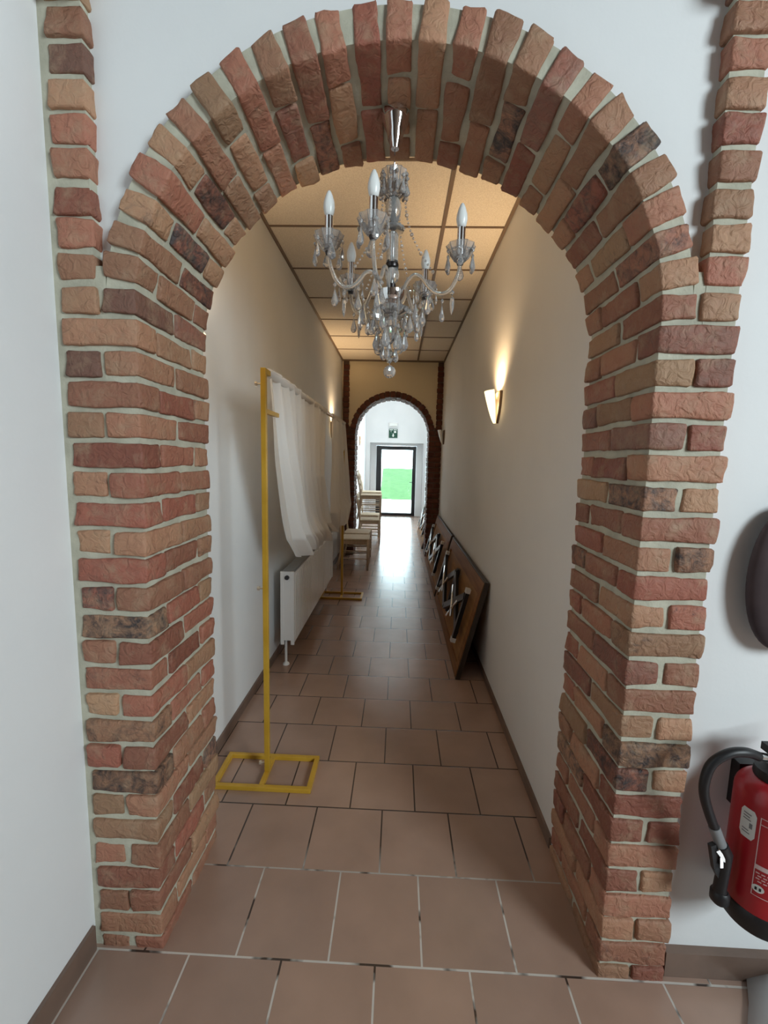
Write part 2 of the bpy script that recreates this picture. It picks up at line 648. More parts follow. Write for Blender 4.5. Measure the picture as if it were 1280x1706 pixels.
# ------------------------------------------------------------------ the brick arches
def brick_verts(size, res):
    n = tuple(max(1, int(round(s / res))) for s in size)
    vs_, fs = round_box(size, 0.006, n)
    ph = rng.uniform(0, 6.28, 6)
    amp = 0.0036
    h = np.array(size) / 2
    d = np.zeros_like(vs_)
    for k in range(3):
        fr_ = 22 + 14 * k
        w = np.sin(vs_[:, 0] * fr_ + ph[k]) * np.cos(vs_[:, 1] * fr_ * 0.9 + ph[k + 3]) + np.sin(vs_[:, 2] * fr_ * 1.3 + ph[5 - k])
        d += (vs_ / h)[:, :] * (w * amp / (1 + k) * 0.6)[:, None]
    d += rng.normal(0, 0.0008, vs_.shape)
    return vs_ + d, fs


def tint_for(dark=0.05):
    t = [min(1, max(0, rng.normal(0.42, 0.27))), rng.uniform(0, 1), 0.0, 1]
    u = rng.uniform()
    if u < dark:
        t[2] = rng.uniform(0.54, 0.68)
    elif u < 0.3:
        t[2] = rng.uniform(0.38, 0.47)
    return tuple(t)


def make_arch(name, label, xc, aw, zs, bh, y0, depth, n_course, n_vous, z_top, res, zcor=None, core_end=0.2285, mats=None):
    g = MB()
    H = CP - 0.016

    def put(c, size, rotf=None, dark=0.05):
        v, f = brick_verts(size, res)
        if rotf is not None:
            v = np.array([rotf(p) for p in v])
        else:
            v = v + np.array(c)
        g.add(v, f, 0, tint_for(dark))

    def seg(sx, a0, a1, d0, d1, z, h=H):
        xa, xb = xc + sx * (aw + a0), xc + sx * (aw + a1)
        x0, x1 = min(xa, xb), max(xa, xb)
        j = rng.uniform(-0.0025, 0.0025, 3)
        put(((x0 + x1) / 2 + j[0], y0 + (d0 + d1) / 2 + j[1], z + j[2] * 0.6), (x1 - x0, d1 - d0, h))

    jd = 0.014
    pitch = (zs - (CO - CP / 2)) / n_course
    for sx in (-1, 1):
        for k in range(n_course):
            z = CO - CP / 2 + pitch * (k + 0.5)
            if k % 2 == 1:
                seg(sx, 0, 0.206, 0, 0.100, z)
                seg(sx, 0, 0.10, 0.100 + jd, 0.320, z)
                seg(sx, 0, 0.10, 0.320 + jd, depth, z)
            else:
                seg(sx, 0, 0.096, 0, 0.205, z)
                seg(sx, 0.096 + jd, 0.206, 0, 0.205, z)
                seg(sx, 0, 0.10, 0.205 + jd, depth, z)
        k = n_course
        while True:                          # the upright strip beside the ring
            z = CO - CP / 2 + pitch * (k + 0.5)
            if z > z_top:
                break
            out = 0.05 if (zcor and z > zcor) else 0.0
            seg(sx, 0.108, 0.206, -out, 0.18, z)
            k += 1
        # mortar core of pier and strip
        xa, xb = xc + sx * (aw + 0.010), xc + sx * (aw + (core_end if sx < 0 else 0.199))
        g.box(min(xa, xb), max(xa, xb), y0 + 0.010, y0 + depth - 0.010, -0.01, zs, 1)
        xa = xc + sx * (aw + 0.115)
        xs = xc + sx * (aw + (core_end if sx < 0 else 0.199))
        g.box(min(xa, xs), max(xa, xs), y0 + 0.010, y0 + 0.17, zs, z_top + 0.05, 1)
        xj = xc + sx * (aw + 0.085)
        g.box(min(xj, xs), max(xj, xs), y0 + 0.011, y0 + 0.17, zs - 0.01, zs + 0.13, 1)
    # ring of voussoirs
    for k in range(n_vous):
        th = PI * (k + 0.5) / n_vous
        nrm = np.array([math.cos(th) * bh, 0, math.sin(th) * aw])
        nrm /= np.linalg.norm(nrm)
        tan = np.array([-nrm[2], 0, nrm[0]])
        p0 = np.array([xc + aw * math.cos(th), 0, zs + bh * math.sin(th)])
        rows = ((0, 0.100), (0.100 + jd, 0.320), (0.320 + jd, depth)) if k % 2 else ((0, 0.205), (0.205 + jd, depth))
        j = rng.uniform(-0.003, 0.003)
        tw = PI * (aw + bh) / 2 / n_vous - 0.0135
        for d0, d1 in rows:
            jj = rng.uniform(-0.003, 0.003, 3)

            def f(p, p0=p0, nrm=nrm, tan=tan, d0=d0, d1=d1, jj=jj):
                return p0 + nrm * (p[0] + 0.048 + jj[0]) + np.array([0, y0 + (d0 + d1) / 2 + p[1] + jj[1], 0]) + tan * p[2]
            put(None, (0.096, d1 - d0, tw), f, 0.06)
    # mortar of the ring
    vs_, fs = [], []
    K = 96
    for i in range(K + 1):
        th = PI * i / K
        nrm = np.array([math.cos(th) * bh, math.sin(th) * aw])
        nrm /= np.linalg.norm(nrm)
        px, pz = xc + aw * math.cos(th), zs + bh * math.sin(th)
        for off, yy in ((0.010, y0 + 0.010), (0.088, y0 + 0.010), (0.088, y0 + depth - 0.010), (0.010, y0 + depth - 0.010)):
            vs_.append((px + nrm[0] * off, yy, pz + nrm[1] * off))
    for i in range(K):
        for q in range(4):
            a, b = i * 4 + q, i * 4 + (q + 1) % 4
            fs.append((a, a + 4, b + 4, b))
    g.add(vs_, fs, 1)
    o = g.build(name, mats or [M['brick'], M['mortar']], smooth=True, tint=True)
    for p in o.data.polygons:
        if p.material_index == 1:
            p.use_smooth = False
    struct(o, label)
    return o


def wall_with_arch(name, x0, x1, ztop, y0, y1, xc, aw, zs, bh, extra, m):
    """wall slab with an arched opening; extra = how far the cut stays outside the intrados"""
    K = 64
    arc = []
    for i in range(K + 1):
        th = PI * i / K
        nx, nz = math.cos(th) * bh, math.sin(th) * aw
        L = math.hypot(nx, nz)
        arc.append((xc + aw * math.cos(th) + nx / L * extra, zs + bh * math.sin(th) + nz / L * extra))
    g = MB()
    ring = [(xc + aw + extra, -0.02)] + arc + [(xc - aw - extra, -0.02)]

    def quad(a, b, c, d):
        for yy, rev in ((y0, False), (y1, True)):
            vs_ = [(p[0], yy, p[1]) for p in (a, b, c, d)]
            g.add(vs_, [(3, 2, 1, 0)] if rev else [(0, 1, 2, 3)])
    # right and left fields, then strips above the arc
    R0, L0 = ring[0], ring[-1]
    quad((R0[0], -0.02), (x1, -0.02), (x1, arc[0][1]), (R0[0], arc[0][1]))
    quad((x0, -0.02), (L0[0], -0.02), (L0[0], arc[0][1]), (x0, arc[0][1]))
    quad((R0[0], arc[0][1]), (x1, arc[0][1]), (x1, ztop), (R0[0], ztop))
    quad((x0, arc[0][1]), (L0[0], arc[0][1]), (L0[0], ztop), (x0, ztop))
    for i in range(K):
        a, b = arc[i], arc[i + 1]
        quad((b[0], b[1]), (a[0], a[1]), (a[0], ztop), (b[0], ztop))
    for i in range(len(ring) - 1):
        a, b = ring[i], ring[i + 1]
        g.add([(a[0], y0, a[1]), (a[0], y1, a[1]), (b[0], y1, b[1]), (b[0], y0, b[1])], [(0, 1, 2, 3)])
    g.add([(x0, y0, ztop), (x1, y0, ztop), (x1, y1, ztop), (x0, y1, ztop)], [(0, 1, 2, 3)])
    for xx in (x0, x1):
        g.add([(xx, y0, -0.02), (xx, y1, -0.02), (xx, y1, ztop), (xx, y0, ztop)], [(0, 1, 2, 3)])
    return struct(g.build(name, m))


# ------------------------------------------------------------------ the setting
def plain(name, x0, x1, y0, y1, z0, z1, m, label=None):
    g = MB()
    g.box(x0, x1, y0, y1, z0, z1)
    return struct(g.build(name, m), label)


plain('floor', -3.2, 4.2, -4.0, 12.5, -0.12, 0.0, M['floor'])
# left wall runs on from the front room through the corridor
plain('wall_left', WL - 0.15, WL, -0.35, YE + 0.03, -0.02, 3.7, M['paint_cool'])
wall_with_arch('wall_front', WL, 4.2, 3.7, 1.235, YB - 0.012, XC, AW, ZS, BH, 0.06, M['paint_cool'])
plain('wall_right', WR, WR + 0.15, YB - 0.012, YE + 0.03, -0.02, 3.3, M['paint_warm'])
wall_with_arch('wall_end', WL - 0.1, 1.1, 4.1, YE + 0.03, YE + 0.43, FXC, FAW, FZS, FBH, 0.06, M['paint_ochre'])
make_arch('trim_1', 'large weathered brick arch and piers framing the corridor entrance', XC, AW, ZS, BH, YF, YB - YF - 0.01,
          24, 27, 3.15, 0.022, 2.70)
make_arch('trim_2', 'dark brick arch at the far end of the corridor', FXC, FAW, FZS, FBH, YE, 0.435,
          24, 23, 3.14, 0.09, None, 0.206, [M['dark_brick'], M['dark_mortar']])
# front room shell beyond the frame
plain('ceiling_front', -3.2, 4.2, -4.0, 1.235, 3.7, 3.8, M['wood_ceiling'])
plain('wall_back', -3.2, 4.2, -3.6, -3.5, -0.02, 3.7, M['brown_wall'])
plain('wall_side_passage', -3.2, -3.1, -3.5, -0.35, -0.02, 3.7, M['brown_wall'])
plain('wall_passage', -3.1, WL - 0.15, -0.45, -0.35, -0.02, 3.7, M['brown_wall'])
plain('wall_front_room_right', 4.1, 4.2, -3.5, 1.235, -0.02, 3.7, M['paint_cool'])

# corridor ceiling with its grid
cl = plain('ceiling', WL, WR, YB - 0.012, YE + 0.03, ZC, ZC + 0.08, M['ceiling_tile'])
g = MB()
ys = [2.468 + 0.656 * i for i in range(-1, 8)]
for y in ys:
    if YB < y < YE:
        g.box(WL, WR, y - 0.008, y + 0.008, ZC - 0.006, ZC + 0.01)
g.box(0.243, 0.267, YB, YE, ZC - 0.0082, ZC + 0.0098)
g.box(WL, WL + 0.022, YB, YE, ZC - 0.0084, ZC + 0.0096)
g.box(WR - 0.022, WR, YB, YE, ZC - 0.0084, ZC + 0.0096)
g.box(WL, WR, YE - 0.03, YE + 0.02, ZC - 0.0086, ZC + 0.0094)
o = struct(g.build('ceiling_trim', M['t_bar']))
o.name = 'trim_3'

# skirtings
sk = MB()
sk.box(WL, WL + 0.012, -0.35, 1.19, 0, 0.085)
struct(sk.build('baseboard_front_left', M['skirting']))
sk = MB()
sk.box(WL, WL + 0.012, YB + 0.01, YE, 0, 0.06)
struct(sk.build('baseboard_left', M['skirting']))
sk = MB()
sk.box(XC + AW + 0.215, 4.2, 1.208, 1.235, 0, 0.085)
struct(sk.build('baseboard_front_right', M['skirting']))
sk = MB()
sk.box(WR - 0.012, WR, YB + 0.01, YE, 0, 0.05)
struct(sk.build('baseboard_right', M['skirting']))

# back room
BL, BR, BY = -0.907, 0.72, 11.9
plain('wall_back_room_left', BL - 0.15, BL, YE + 0.43, BY, -0.02, 4.1, M['paint_cool'])
g = MB()
wy0, wy1, wz0, wz1 = 9.2, 10.6, 1.0, 2.7
g.box(BR, BR + 0.2, YE + 0.43, wy0, -0.02, 4.1)
g.box(BR, BR + 0.2, wy1, BY, -0.02, 4.1)
g.box(BR, BR + 0.2, wy0, wy1, -0.02, wz0)
g.box(BR, BR + 0.2, wy0, wy1, wz1, 4.1)
struct(g.build('wall_back_room_right', M['paint_cool']))
plain('ceiling_back_room', BL - 0.1, BR + 0.1, YE + 0.43, BY + 0.5, 3.95, 4.05, M['white_ceiling'])
# far wall with the door recess
rx0, rx1, rz = -0.80, 0.66, 2.06
g = MB()
g.box(BL - 0.15, rx0, BY, 12.5, -0.02, 4.1)
g.box(rx1, BR + 0.2, BY, 12.5, -0.02, 4.1)
g.box(rx0, rx1, BY, 12.5, rz, 4.1)
g.box(rx0, -0.645, 12.36, 12.5, -0.02, rz)
g.box(0.49, rx1, 12.36, 12.5, -0.02, rz)
g.box(-0.645, 0.49, 12.36, 12.5, 2.0, rz)
struct(g.build('wall_far', M['paint_cool']))
# side window of the back room
g = MB()
for a, b in ((wy0, wy0 + 0.06), (wy1 - 0.06, wy1), ((wy0 + wy1) / 2 - 0.03, (wy0 + wy1) / 2 + 0.03)):
    g.box(BR + 0.08, BR + 0.14, a, b, wz0, wz1)
g.box(BR + 0.08, BR + 0.14, wy0, wy1, wz0, wz0 + 0.06)
g.box(BR + 0.08, BR + 0.14, wy0, wy1, wz1 - 0.06, wz1)
w1 = struct(g.build('window_1', M['white_gloss']))
g = MB()
g.box(BR + 0.105, BR + 0.111, wy0 + 0.05, wy1 - 0.05, wz0 + 0.05, wz1 - 0.05)
g.build('pane', M['glass'], w1)

# black glazed door
g = MB()
dx0, dx1, dz1 = -0.641, 0.486, 1.995
g.box(dx0, dx0 + 0.145, 12.37, 12.44, 0.0, dz1, 0, 0.006)
g.box(dx1 - 0.10, dx1, 12.37, 12.44, 0.0, dz1, 0, 0.006)
g.box(dx0 + 0.14, dx1 - 0.095, 12.372, 12.438, dz1 - 0.11, dz1 - 0.002)
g.box(dx0 + 0.14, dx1 - 0.095, 12.372, 12.438, 0.0, 0.085)
d1 = struct(g.build('door_1', M['black_frame']), 'black framed glazed door onto the green lawn')
g = MB()
g.box(dx0 + 0.13, dx1 - 0.09, 12.402, 12.408, 0.07, dz1 - 0.10)
g.build('glass', M['glass'], d1)
g = MB()
g.tube([(dx1 - 0.05, 12.37, 0.98), (dx1 - 0.05, 12.33, 0.98), (dx1 - 0.17, 12.33, 0.98)], 0.009, 8)
g.build('handle', M['black_steel'], d1, smooth=True)
plain('door_threshold', dx0, dx1, 12.3, 12.5, 0.0, 0.012, M['skirting']).name = 'trim_4'

# outside
plain('ground_terrace', -8, 8, 12.5, 17.7, -0.2, -0.02, M['terrace'])
g = MB()
nx_, ny_ = 30, 24
vs_, fs = [], []
for j in range(ny_ + 1):
    for i in range(nx_ + 1):
        t = j / ny_
        yy = 17.7 + 28 * t
        xx = -0.75 + (10.75) * i / nx_ - 0.9 * t
        vs_.append((xx, yy, -0.03 + 0.75 * t ** 1.2 + 0.02 * math.sin(i * 1.7 + j)))
for j in range(ny_):
    for i in range(nx_):
        a = j * (nx_ + 1) + i
        fs.append((a, a + 1, a + nx_ + 2, a + nx_ + 1))
g.add(vs_, fs)
lawn = g.build('lawn', M['lawn'], smooth=True)
tag(lawn, 'bright green lawn outside beyond the glazed door', 'lawn', kind='structure')
plain('ground_path', -12, -0.7, 17.7, 60, -0.2, -0.03, M['terrace'])
plain('ground_far', -30, 30, 45.6, 80, -0.2, 0.70, M['terrace'])
fen = empty('garden_fence', (0, 47, 0.7))
tag(fen, 'pale grey garden fence beyond the lawn seen through the glazed door', 'fence')
for i in range(9):
    g = MB()
    x = -3 + i * 0.95
    g.box(x - 0.06, x + 0.06, 46.94, 47.06, 0.7, 2.2 if i == 3 else 1.35)
    local(g.build('post', M['fence'], origin=(x, 47, 0.7)), fen)
for z in (0.92, 1.2):
    g = MB()
    g.box(-3, 4.6, 46.97, 47.03, z - 0.05, z + 0.05)
    local(g.build('rail', M['fence'], origin=(0, 47, z)), fen)


# ------------------------------------------------------------------ wall lamps
def sconce(name, label, side, wx, y, z, lit=True, power=14.0, group='wall lamps'):
    """side = -1: on a wall facing -X (the right wall); +1: on a wall facing +X"""
    r = empty(name, (wx, y, z))
    tag(r, label, 'wall lamp', group)
    s = side
    # shield shaped backplate
    g = MB()
    prof = [(-0.115, 0.004), (-0.09, 0.03), (-0.05, 0.055), (0, 0.075), (0.05, 0.086), (0.095, 0.09)]
    vs_, fs = [], []
    for zz, hw in prof:
        for xx in (0.0, 0.018 * s):
            vs_ += [(xx, -hw, zz), (xx, hw, zz)]
    n = len(prof)
    for i in range(n - 1):
        a, b = i * 4, (i + 1) * 4
        fs += [(a, a + 1, b + 1, b), (a + 2, b + 2, b + 3, a + 3), (a, b, b + 2, a + 2), (a + 1, a + 3, b + 3, b + 1)]
    fs += [(0, 2, 3, 1), ((n - 1) * 4, (n - 1) * 4 + 1, (n - 1) * 4 + 3, (n - 1) * 4 + 2)]
    g.add(vs_, fs)
    g.build('backplate', M['sconce_plate'], r)
    # curved glass leaf standing off the wall
    g = MB()
    vs_, fs = [], []
    U, V = 10, 10
    for layer in (0, 1):
        for j in range(V + 1):
            t = j / V
            zz = -0.115 + 0.215 * t
            hw = 0.008 + 0.088 * math.sin(min(1, t * 1.05) * PI / 2) ** 0.9
            out = 0.030 + 0.070 * t ** 0.8
            for i in range(U + 1):
                u = -1 + 2 * i / U
                xx = s * (out * (1 - 0.42 * u * u) + layer * 0.005)
                vs_.append((xx, u * hw, zz))
    W = U + 1
    L = W * (V + 1)
    for layer in (0, 1):
        for j in range(V):
            for i in range(U):
                a = layer * L + j * W + i
                q = (a, a + 1, a + W + 1, a + W)
                fs.append(q if layer else q[::-1])
    for j in range(V):
        for i in (0, U):
            a = j * W + i
            fs.append((a, a + W, a + W + L, a + L))
    for i in range(U):
        for j in (0, V):
            a = j * W + i
            fs.append((a, a + 1, a + 1 + L, a + L))
    g.add(vs_, fs)
    g.build('shade', M['shade_lit'] if lit else M['shade_off'], r, smooth=True, auto=50)
    g = MB()
    g.lathe([(0.008, -0.05), (0.008, -0.03), (0.012, -0.015), (0.013, 0.0), (0.008, 0.02), (0.0, 0.03)], (0.042 * s, 0, 0), 12)
    b = g.build('bulb', M['lamp_bulb'] if lit else M['bulb'], r, smooth=True)
    if lit:
        d = bpy.data.lights.new('lamp_light', 'SPOT')
        d.energy = power
        d.color = (1.0, 0.68, 0.37)
        d.spot_size = math.radians(130)
        d.spot_blend = 1.0
        d.shadow_soft_size = 0.03
        o = bpy.data.objects.new('lamp_light', d)
        C.objects.link(o)
        o.parent = r
        o.location = (0.05 * s, 0, 0.045)
        o.rotation_euler = Vector((0.1 * s, 0, 1)).to_track_quat('-Z', 'Y').to_euler()
    return r


sconce('wall_sconce', 'glowing curved glass wall lamp halfway along the right corridor wall', -1, WR, 3.08, 1.985, True, 42)
sconce('wall_sconce', 'small unlit wall lamp beside the far brick arch on the right', -1, WR, 6.72, 1.97, False)
sconce('wall_sconce', 'wall lamp behind the far end of the curtains, glowing on the left wall', 1, WL, 6.05, 2.0, True, 46)
sconce('wall_sconce', 'lit wall lamp on the left wall of the room behind the far arch', 1, BL, 9.9, 2.02, True, 22)
sconce('wall_sconce', 'unlit wall lamp edge showing at the right jamb inside the far arch', -1, BR, 8.7, 1.84, False)
sconce('wall_sconce', 'lit wall lamp on the left corridor wall hidden behind the brick pier', 1, WL, 1.88, 2.02, True, 42)

# ------------------------------------------------------------------ chandelier
HX, HY = -0.038, 1.42
ch = empty('chandelier', (HX, HY, ZS + BH))
tag(ch, 'crystal chandelier with five candle bulbs hanging under the brick arch', 'chandelier')


def cpart(g, name, m, parent=ch, smooth=True, auto=None):
    o = g.build(name, m, None, smooth=smooth, auto=auto)
    o.parent = parent
    o.location = -(parent.location if parent is ch else Vector((0, 0, 0)))
    return o


ztop = ZS + BH + 0.002
g = MB()
g.lathe([(0.0, 0.0), (0.042, 0.0), (0.043, -0.010), (0.039, -0.024), (0.026, -0.055), (0.023, -0.072), (0.016, -0.088), (0.012, -0.1), (0.0, -0.1)][::-1], (HX, HY, ztop), 24)
cpart(g, 'canopy', M['chrome'], auto=40)
g = MB()
g.tube([(HX, HY, ztop - 0.098), (HX, HY, 2.465)], 0.0022, 8)
g.lathe([(0.0, 0.02), (0.006, 0.012), (0.006, 0.002), (0.0, -0.004)][::-1], (HX, HY, 2.465), 10)
cpart(g, 'cord', M['chrome'])


def cr_ball(g, c, r, seg=8, mi=0, rings=6):
    g.lathe([(r * math.sin(PI * i / rings), -r * math.cos(PI * i / rings)) for i in range(rings + 1)], c, seg, mi)


# glass column
g = MB()
g.lathe([(0.006, 2.05), (0.006, 2.47)], (HX, HY, 0), 10)
cpart(g, 'stem', M['chrome'])
g = MB()
g.lathe([(0.010, 2.398), (0.016, 2.392), (0.026, 2.40), (0.034, 2.42), (0.038, 2.448), (0.041, 2.462), (0.038, 2.462), (0.034, 2.45), (0.028, 2.425), (0.010, 2.408)], (HX, HY, 0), 24, wave=0.05, waves=12)
cpart(g, 'crown_dish', M['crystal'], smooth=False)
g = MB()
g.lathe([(0.010, 2.318), (0.016, 2.325), (0.022, 2.345), (0.025, 2.365), (0.020, 2.382), (0.012, 2.395)], (HX, HY, 0), 16)
g.lathe([(0.008, 2.296), (0.034, 2.300), (0.037, 2.306), (0.030, 2.31), (0.010, 2.318)], (HX, HY, 0), 24, wave=0.04, waves=12)
g.lathe([(0.010, 2.205), (0.0185, 2.21), (0.0185, 2.285), (0.012, 2.294)], (HX, HY, 0), 14)
g.lathe([(0.008, 2.145), (0.02, 2.155), (0.024, 2.17), (0.02, 2.185), (0.010, 2.192)], (HX, HY, 0), 14)
cpart(g, 'baluster', M['crystal_arm'], smooth=True, auto=30)
g = MB()
g.lathe([(0.010, 2.192), (0.020, 2.192), (0.021, 2.198), (0.020, 2.204), (0.010, 2.204)], (HX, HY, 0), 16)
cpart(g, 'collar', M['dark_metal'], auto=40)
g = MB()
g.lathe([(0.008, 2.12), (0.013, 2.122), (0.013, 2.143), (0.008, 2.145)], (HX, HY, 0), 16)
cpart(g, 'collar', M['dark_metal'], auto=40)
g = MB()
g.lathe([(0.0, 2.068), (0.016, 2.07), (0.035, 2.082), (0.046, 2.100), (0.048, 2.118), (0.040, 2.122), (0.012, 2.124)], (HX, HY, 0), 24)
cpart(g, 'hub', M['chrome'], auto=40)
g = MB()
g.lathe([(0.008, 2.045), (0.030, 2.047), (0.052, 2.056), (0.060, 2.068), (0.055, 2.070), (0.028, 2.056), (0.008, 2.054)], (HX, HY, 0), 24, wave=0.05, waves=12)
g.lathe([(0.006, 1.965), (0.012, 1.975), (0.018, 1.995), (0.012, 2.015), (0.020, 2.03), (0.010, 2.045)], (HX, HY, 0), 12)
cpart(g, 'lower_dish', M['crystal'], smooth=False)


def drop_mesh(size=1.0, kind=0):
    g = MB()
    g.lathe([(0.0, -0.0), (0.0065, -0.006), (0.0065, -0.010), (0.0, -0.016)][::-1], (0, 0, 0), 8, flat=0.6)
    g.tube([(0, 0, 0.010), (0, 0, 0.0)], 0.0007, 4)
    g.tube([(0, 0, -0.015), (0, 0, -0.022)], 0.0007, 4)
    L = 0.040 * size
    R = 0.0105 * size
    if kind == 0:      # pear
        pr = [(0.0, 0), (0.25, 0.12), (0.45, 0.3), (0.8, 0.55), (1.0, 0.72), (0.8, 0.9), (0.3, 1.0), (0.0, 1.0)]
    else:              # long icicle
        pr = [(0.0, 0), (0.45, 0.08), (0.55, 0.25), (0.5, 0.6), (0.35, 0.85), (0.0, 1.05)]
    g.lathe([(R * r, -0.020 - L * z) for r, z in pr][::-1], (0, 0, 0), 8, flat=0.55)
    me = g.build('crystal_drop', M['crystal'])
    mesh = me.data
    bpy.data.objects.remove(me)
    return mesh


DROP = [drop_mesh(1.2), drop_mesh(1.5), drop_mesh(0.95), drop_mesh(1.25, 1)]


def drop(parent, x, y, z, k=0, scale=1.0):
    o = bpy.data.objects.new('crystal_drop', DROP[k])
    C.objects.link(o)
    o.parent = parent
    o.location = Vector((x, y, z)) - (parent.location if parent is ch else ch.location)
    if parent is not ch:
        o.location = Vector((x, y, z)) - ch.location - parent.location
    o.rotation_euler = (0, 0, rng.uniform(0, PI))
    o.scale = (scale,) * 3
    return o


cups = [(-0.216, 1.301), (-0.0845, 1.212), (0.164, 1.357), (-0.185, 1.590), (0.076, 1.639)]
for cx, cyy in cups:
    zc = 2.205
    dx, dy = cx - HX, cyy - HY
    R = math.hypot(dx, dy)
    ux, uy = dx / R, dy / R
    a = empty('arm_placeholder', (0, 0, 0))
    bpy.data.objects.remove(a)
    # S shaped glass arm
    P = [(0.035, 2.112), (0.05, 2.145), (0.072, 2.163), (0.095, 2.155), (0.115, 2.130), (0.138, 2.108), (0.165, 2.100), (0.188, 2.110), (0.204, 2.135), (0.213, 2.160), (0.215, 2.183)]
    g = MB()
    pts = []
    for i in range(len(P) - 1):
        for q in range(3):
            t = q / 3
            p0, p1, p2, p3 = P[max(0, i - 1)], P[i], P[i + 1], P[min(len(P) - 1, i + 2)]
            c = [0.5 * (2 * p1[d] + (p2[d] - p0[d]) * t + (2 * p0[d] - 5 * p1[d] + 4 * p2[d] - p3[d]) * t * t + (3 * p1[d] - p0[d] - 3 * p2[d] + p3[d]) * t ** 3) for d in (0, 1)]
            pts.append(c)
    pts.append(P[-1])
    g.tube([(HX + ux * r * R / 0.215, HY + uy * r * R / 0.215, z) for r, z in pts], 0.006, 8)
    arm = cpart(g, 'arm', M['crystal_arm'])
    arm_off = Vector(arm.location)

    def sub(g, name, m, smooth=True, auto=None):
        o = g.build(name, m, None, smooth=smooth, auto=auto)
        o.parent = arm
        return o
    g = MB()
    g.lathe([(0.006, -0.020), (0.012, -0.022), (0.022, -0.014), (0.034, 0.004), (0.042, 0.022), (0.040, 0.024), (0.032, 0.010), (0.018, -0.006), (0.006, -0.010)], (cx, cyy, zc), 20, wave=0.05, waves=10)
    sub(g, 'drip_pan', M['crystal'], smooth=False)
    g = MB()
    g.lathe([(0.0, -0.032), (0.009, -0.030), (0.011, -0.022), (0.006, -0.018)], (cx, cyy, zc), 12)
    sub(g, 'collar', M['dark_metal'])
    g = MB()
    g.lathe([(0.0, -0.015), (0.0118, -0.014), (0.0118, 0.072), (0.009, 0.073)], (cx, cyy, zc), 16)
    sub(g, 'candle_sleeve', M['chrome'], auto=40)
    g = MB()
    g.lathe([(0.0, 0.070), (0.009, 0.071), (0.0135, 0.080), (0.0165, 0.094), (0.0155, 0.108), (0.010, 0.126), (0.005, 0.137), (0.0, 0.141)], (cx, cyy, zc), 16)
    sub(g, 'bulb', M['bulb'])
    for k in range(6):
        an = k * 2 * PI / 6 + 0.3 + cx * 7
        o = bpy.data.objects.new('crystal_drop', DROP[(0, 2)[k % 2]])
        C.objects.link(o)
        o.parent = arm
        o.location = (cx + 0.041 * math.cos(an), cyy + 0.041 * math.sin(an), zc + 0.010)
        o.rotation_euler = (0, 0, an + PI / 2)
    # a drop hanging under the low point of the arm
    o = bpy.data.objects.new('crystal_drop', DROP[3 if cx < -0.1 else 0])
    C.objects.link(o)
    o.parent = arm
    rr_ = 0.165 * R / 0.215
    o.location = (HX + ux * rr_, HY + uy * rr_, 2.086)
    o.rotation_euler = (0, 0, 1.0)
    for rq, zq, kq in ((0.118, 2.112, 0), (0.195, 2.108, 3 if cx > 0 else 0)):
        o = bpy.data.objects.new('crystal_drop', DROP[kq])
        C.objects.link(o)
        o.parent = arm
        o.location = (HX + ux * rq * R / 0.215, HY + uy * rq * R / 0.215, zq)
        o.rotation_euler = (0, 0, rq * 30)
    # bead strand from the crown dish down to the drip pan
    g = MB()
    a0 = Vector((HX + ux * 0.04, HY + uy * 0.04, 2.452))
    a1 = Vector((HX + ux * 0.13, HY + uy * 0.13, 2.165))
    for k in range(26):
        t = k / 25
        p = a0.lerp(a1, t)
        s = math.sin(PI * t) * 0.035
        p -= Vector((ux, uy, 0)) * s
        cr_ball(g, p, 0.0036 if k % 5 else 0.0058, 6, 0, 4)
    cpart(g, 'bead_strand', M['crystal'], smooth=False)

for n_, R_, z_, kk in ((10, 0.060, 2.064, 0), (10, 0.098, 2.092, 1), (7, 0.044, 2.020, 1), (5, 0.022, 1.985, 0), (12, 0.041, 2.452, 2)):
    for k in range(n_):
        an = 2 * PI * k / n_ + n_ * 0.37
        drop(ch, HX + R_ * math.cos(an), HY + R_ * math.sin(an), z_ + rng.uniform(-0.006, 0.006), 3 if (k % 4 == 2 and n_ == 10) else kk)
g = MB()
g.tube([(HX, HY, 1.97), (HX, HY, 1.895)], 0.001, 5)
cr_ball(g, (HX, HY, 1.935), 0.011, 8)
g.lathe([(0.0, 1.903), (0.007, 1.91), (0.012, 1.918), (0.0, 1.928)], (HX, HY, 0), 8)
cpart(g, 'lower_finial', M['crystal'], smooth=False)
g = MB()
cr_ball(g, (HX, HY, 1.879), 0.020, 12, 0, 8)
cpart(g, 'crystal_ball', M['crystal'], smooth=False)

# ------------------------------------------------------------------ radiator
rad = empty('radiator', (-0.81, 4.1, 0))
tag(rad, 'white ribbed panel radiator on the left wall below the curtains', 'radiator')
RY0, RY1, RZ0, RZ1 = 3.13, 5.08, 0.175, 0.75
g = MB()
g.box(-0.782, -0.766, RY0 + 0.012, RY1 - 0.012, RZ0 + 0.01, RZ1 - 0.012)
nr = 30
for i in range(nr):
    y = RY0 + 0.04 + (RY1 - RY0 - 0.08) * (i + 0.5) / nr
    w = (RY1 - RY0 - 0.08) / nr
    g.box(-0.770, -0.760, y - w * 0.36, y + w * 0.36, RZ0 + 0.03, RZ1 - 0.035, 0, 0.004)
local(g.build('front_panel', M['white_gloss'], origin=(-0.81, 4.1, 0)), rad)
g = MB()
g.box(-0.868, -0.852, RY0 + 0.012, RY1 - 0.012, RZ0 + 0.01, RZ1 - 0.012)
local(g.build('back_panel', M['white_gloss'], origin=(-0.81, 4.1, 0)), rad)
g = MB()
for i in range(60):
    y = RY0 + 0.03 + i * (RY1 - RY0 - 0.06) / 60
    g.box(-0.85, -0.782, y, y + 0.012, RZ0 + 0.03, RZ1 - 0.03)
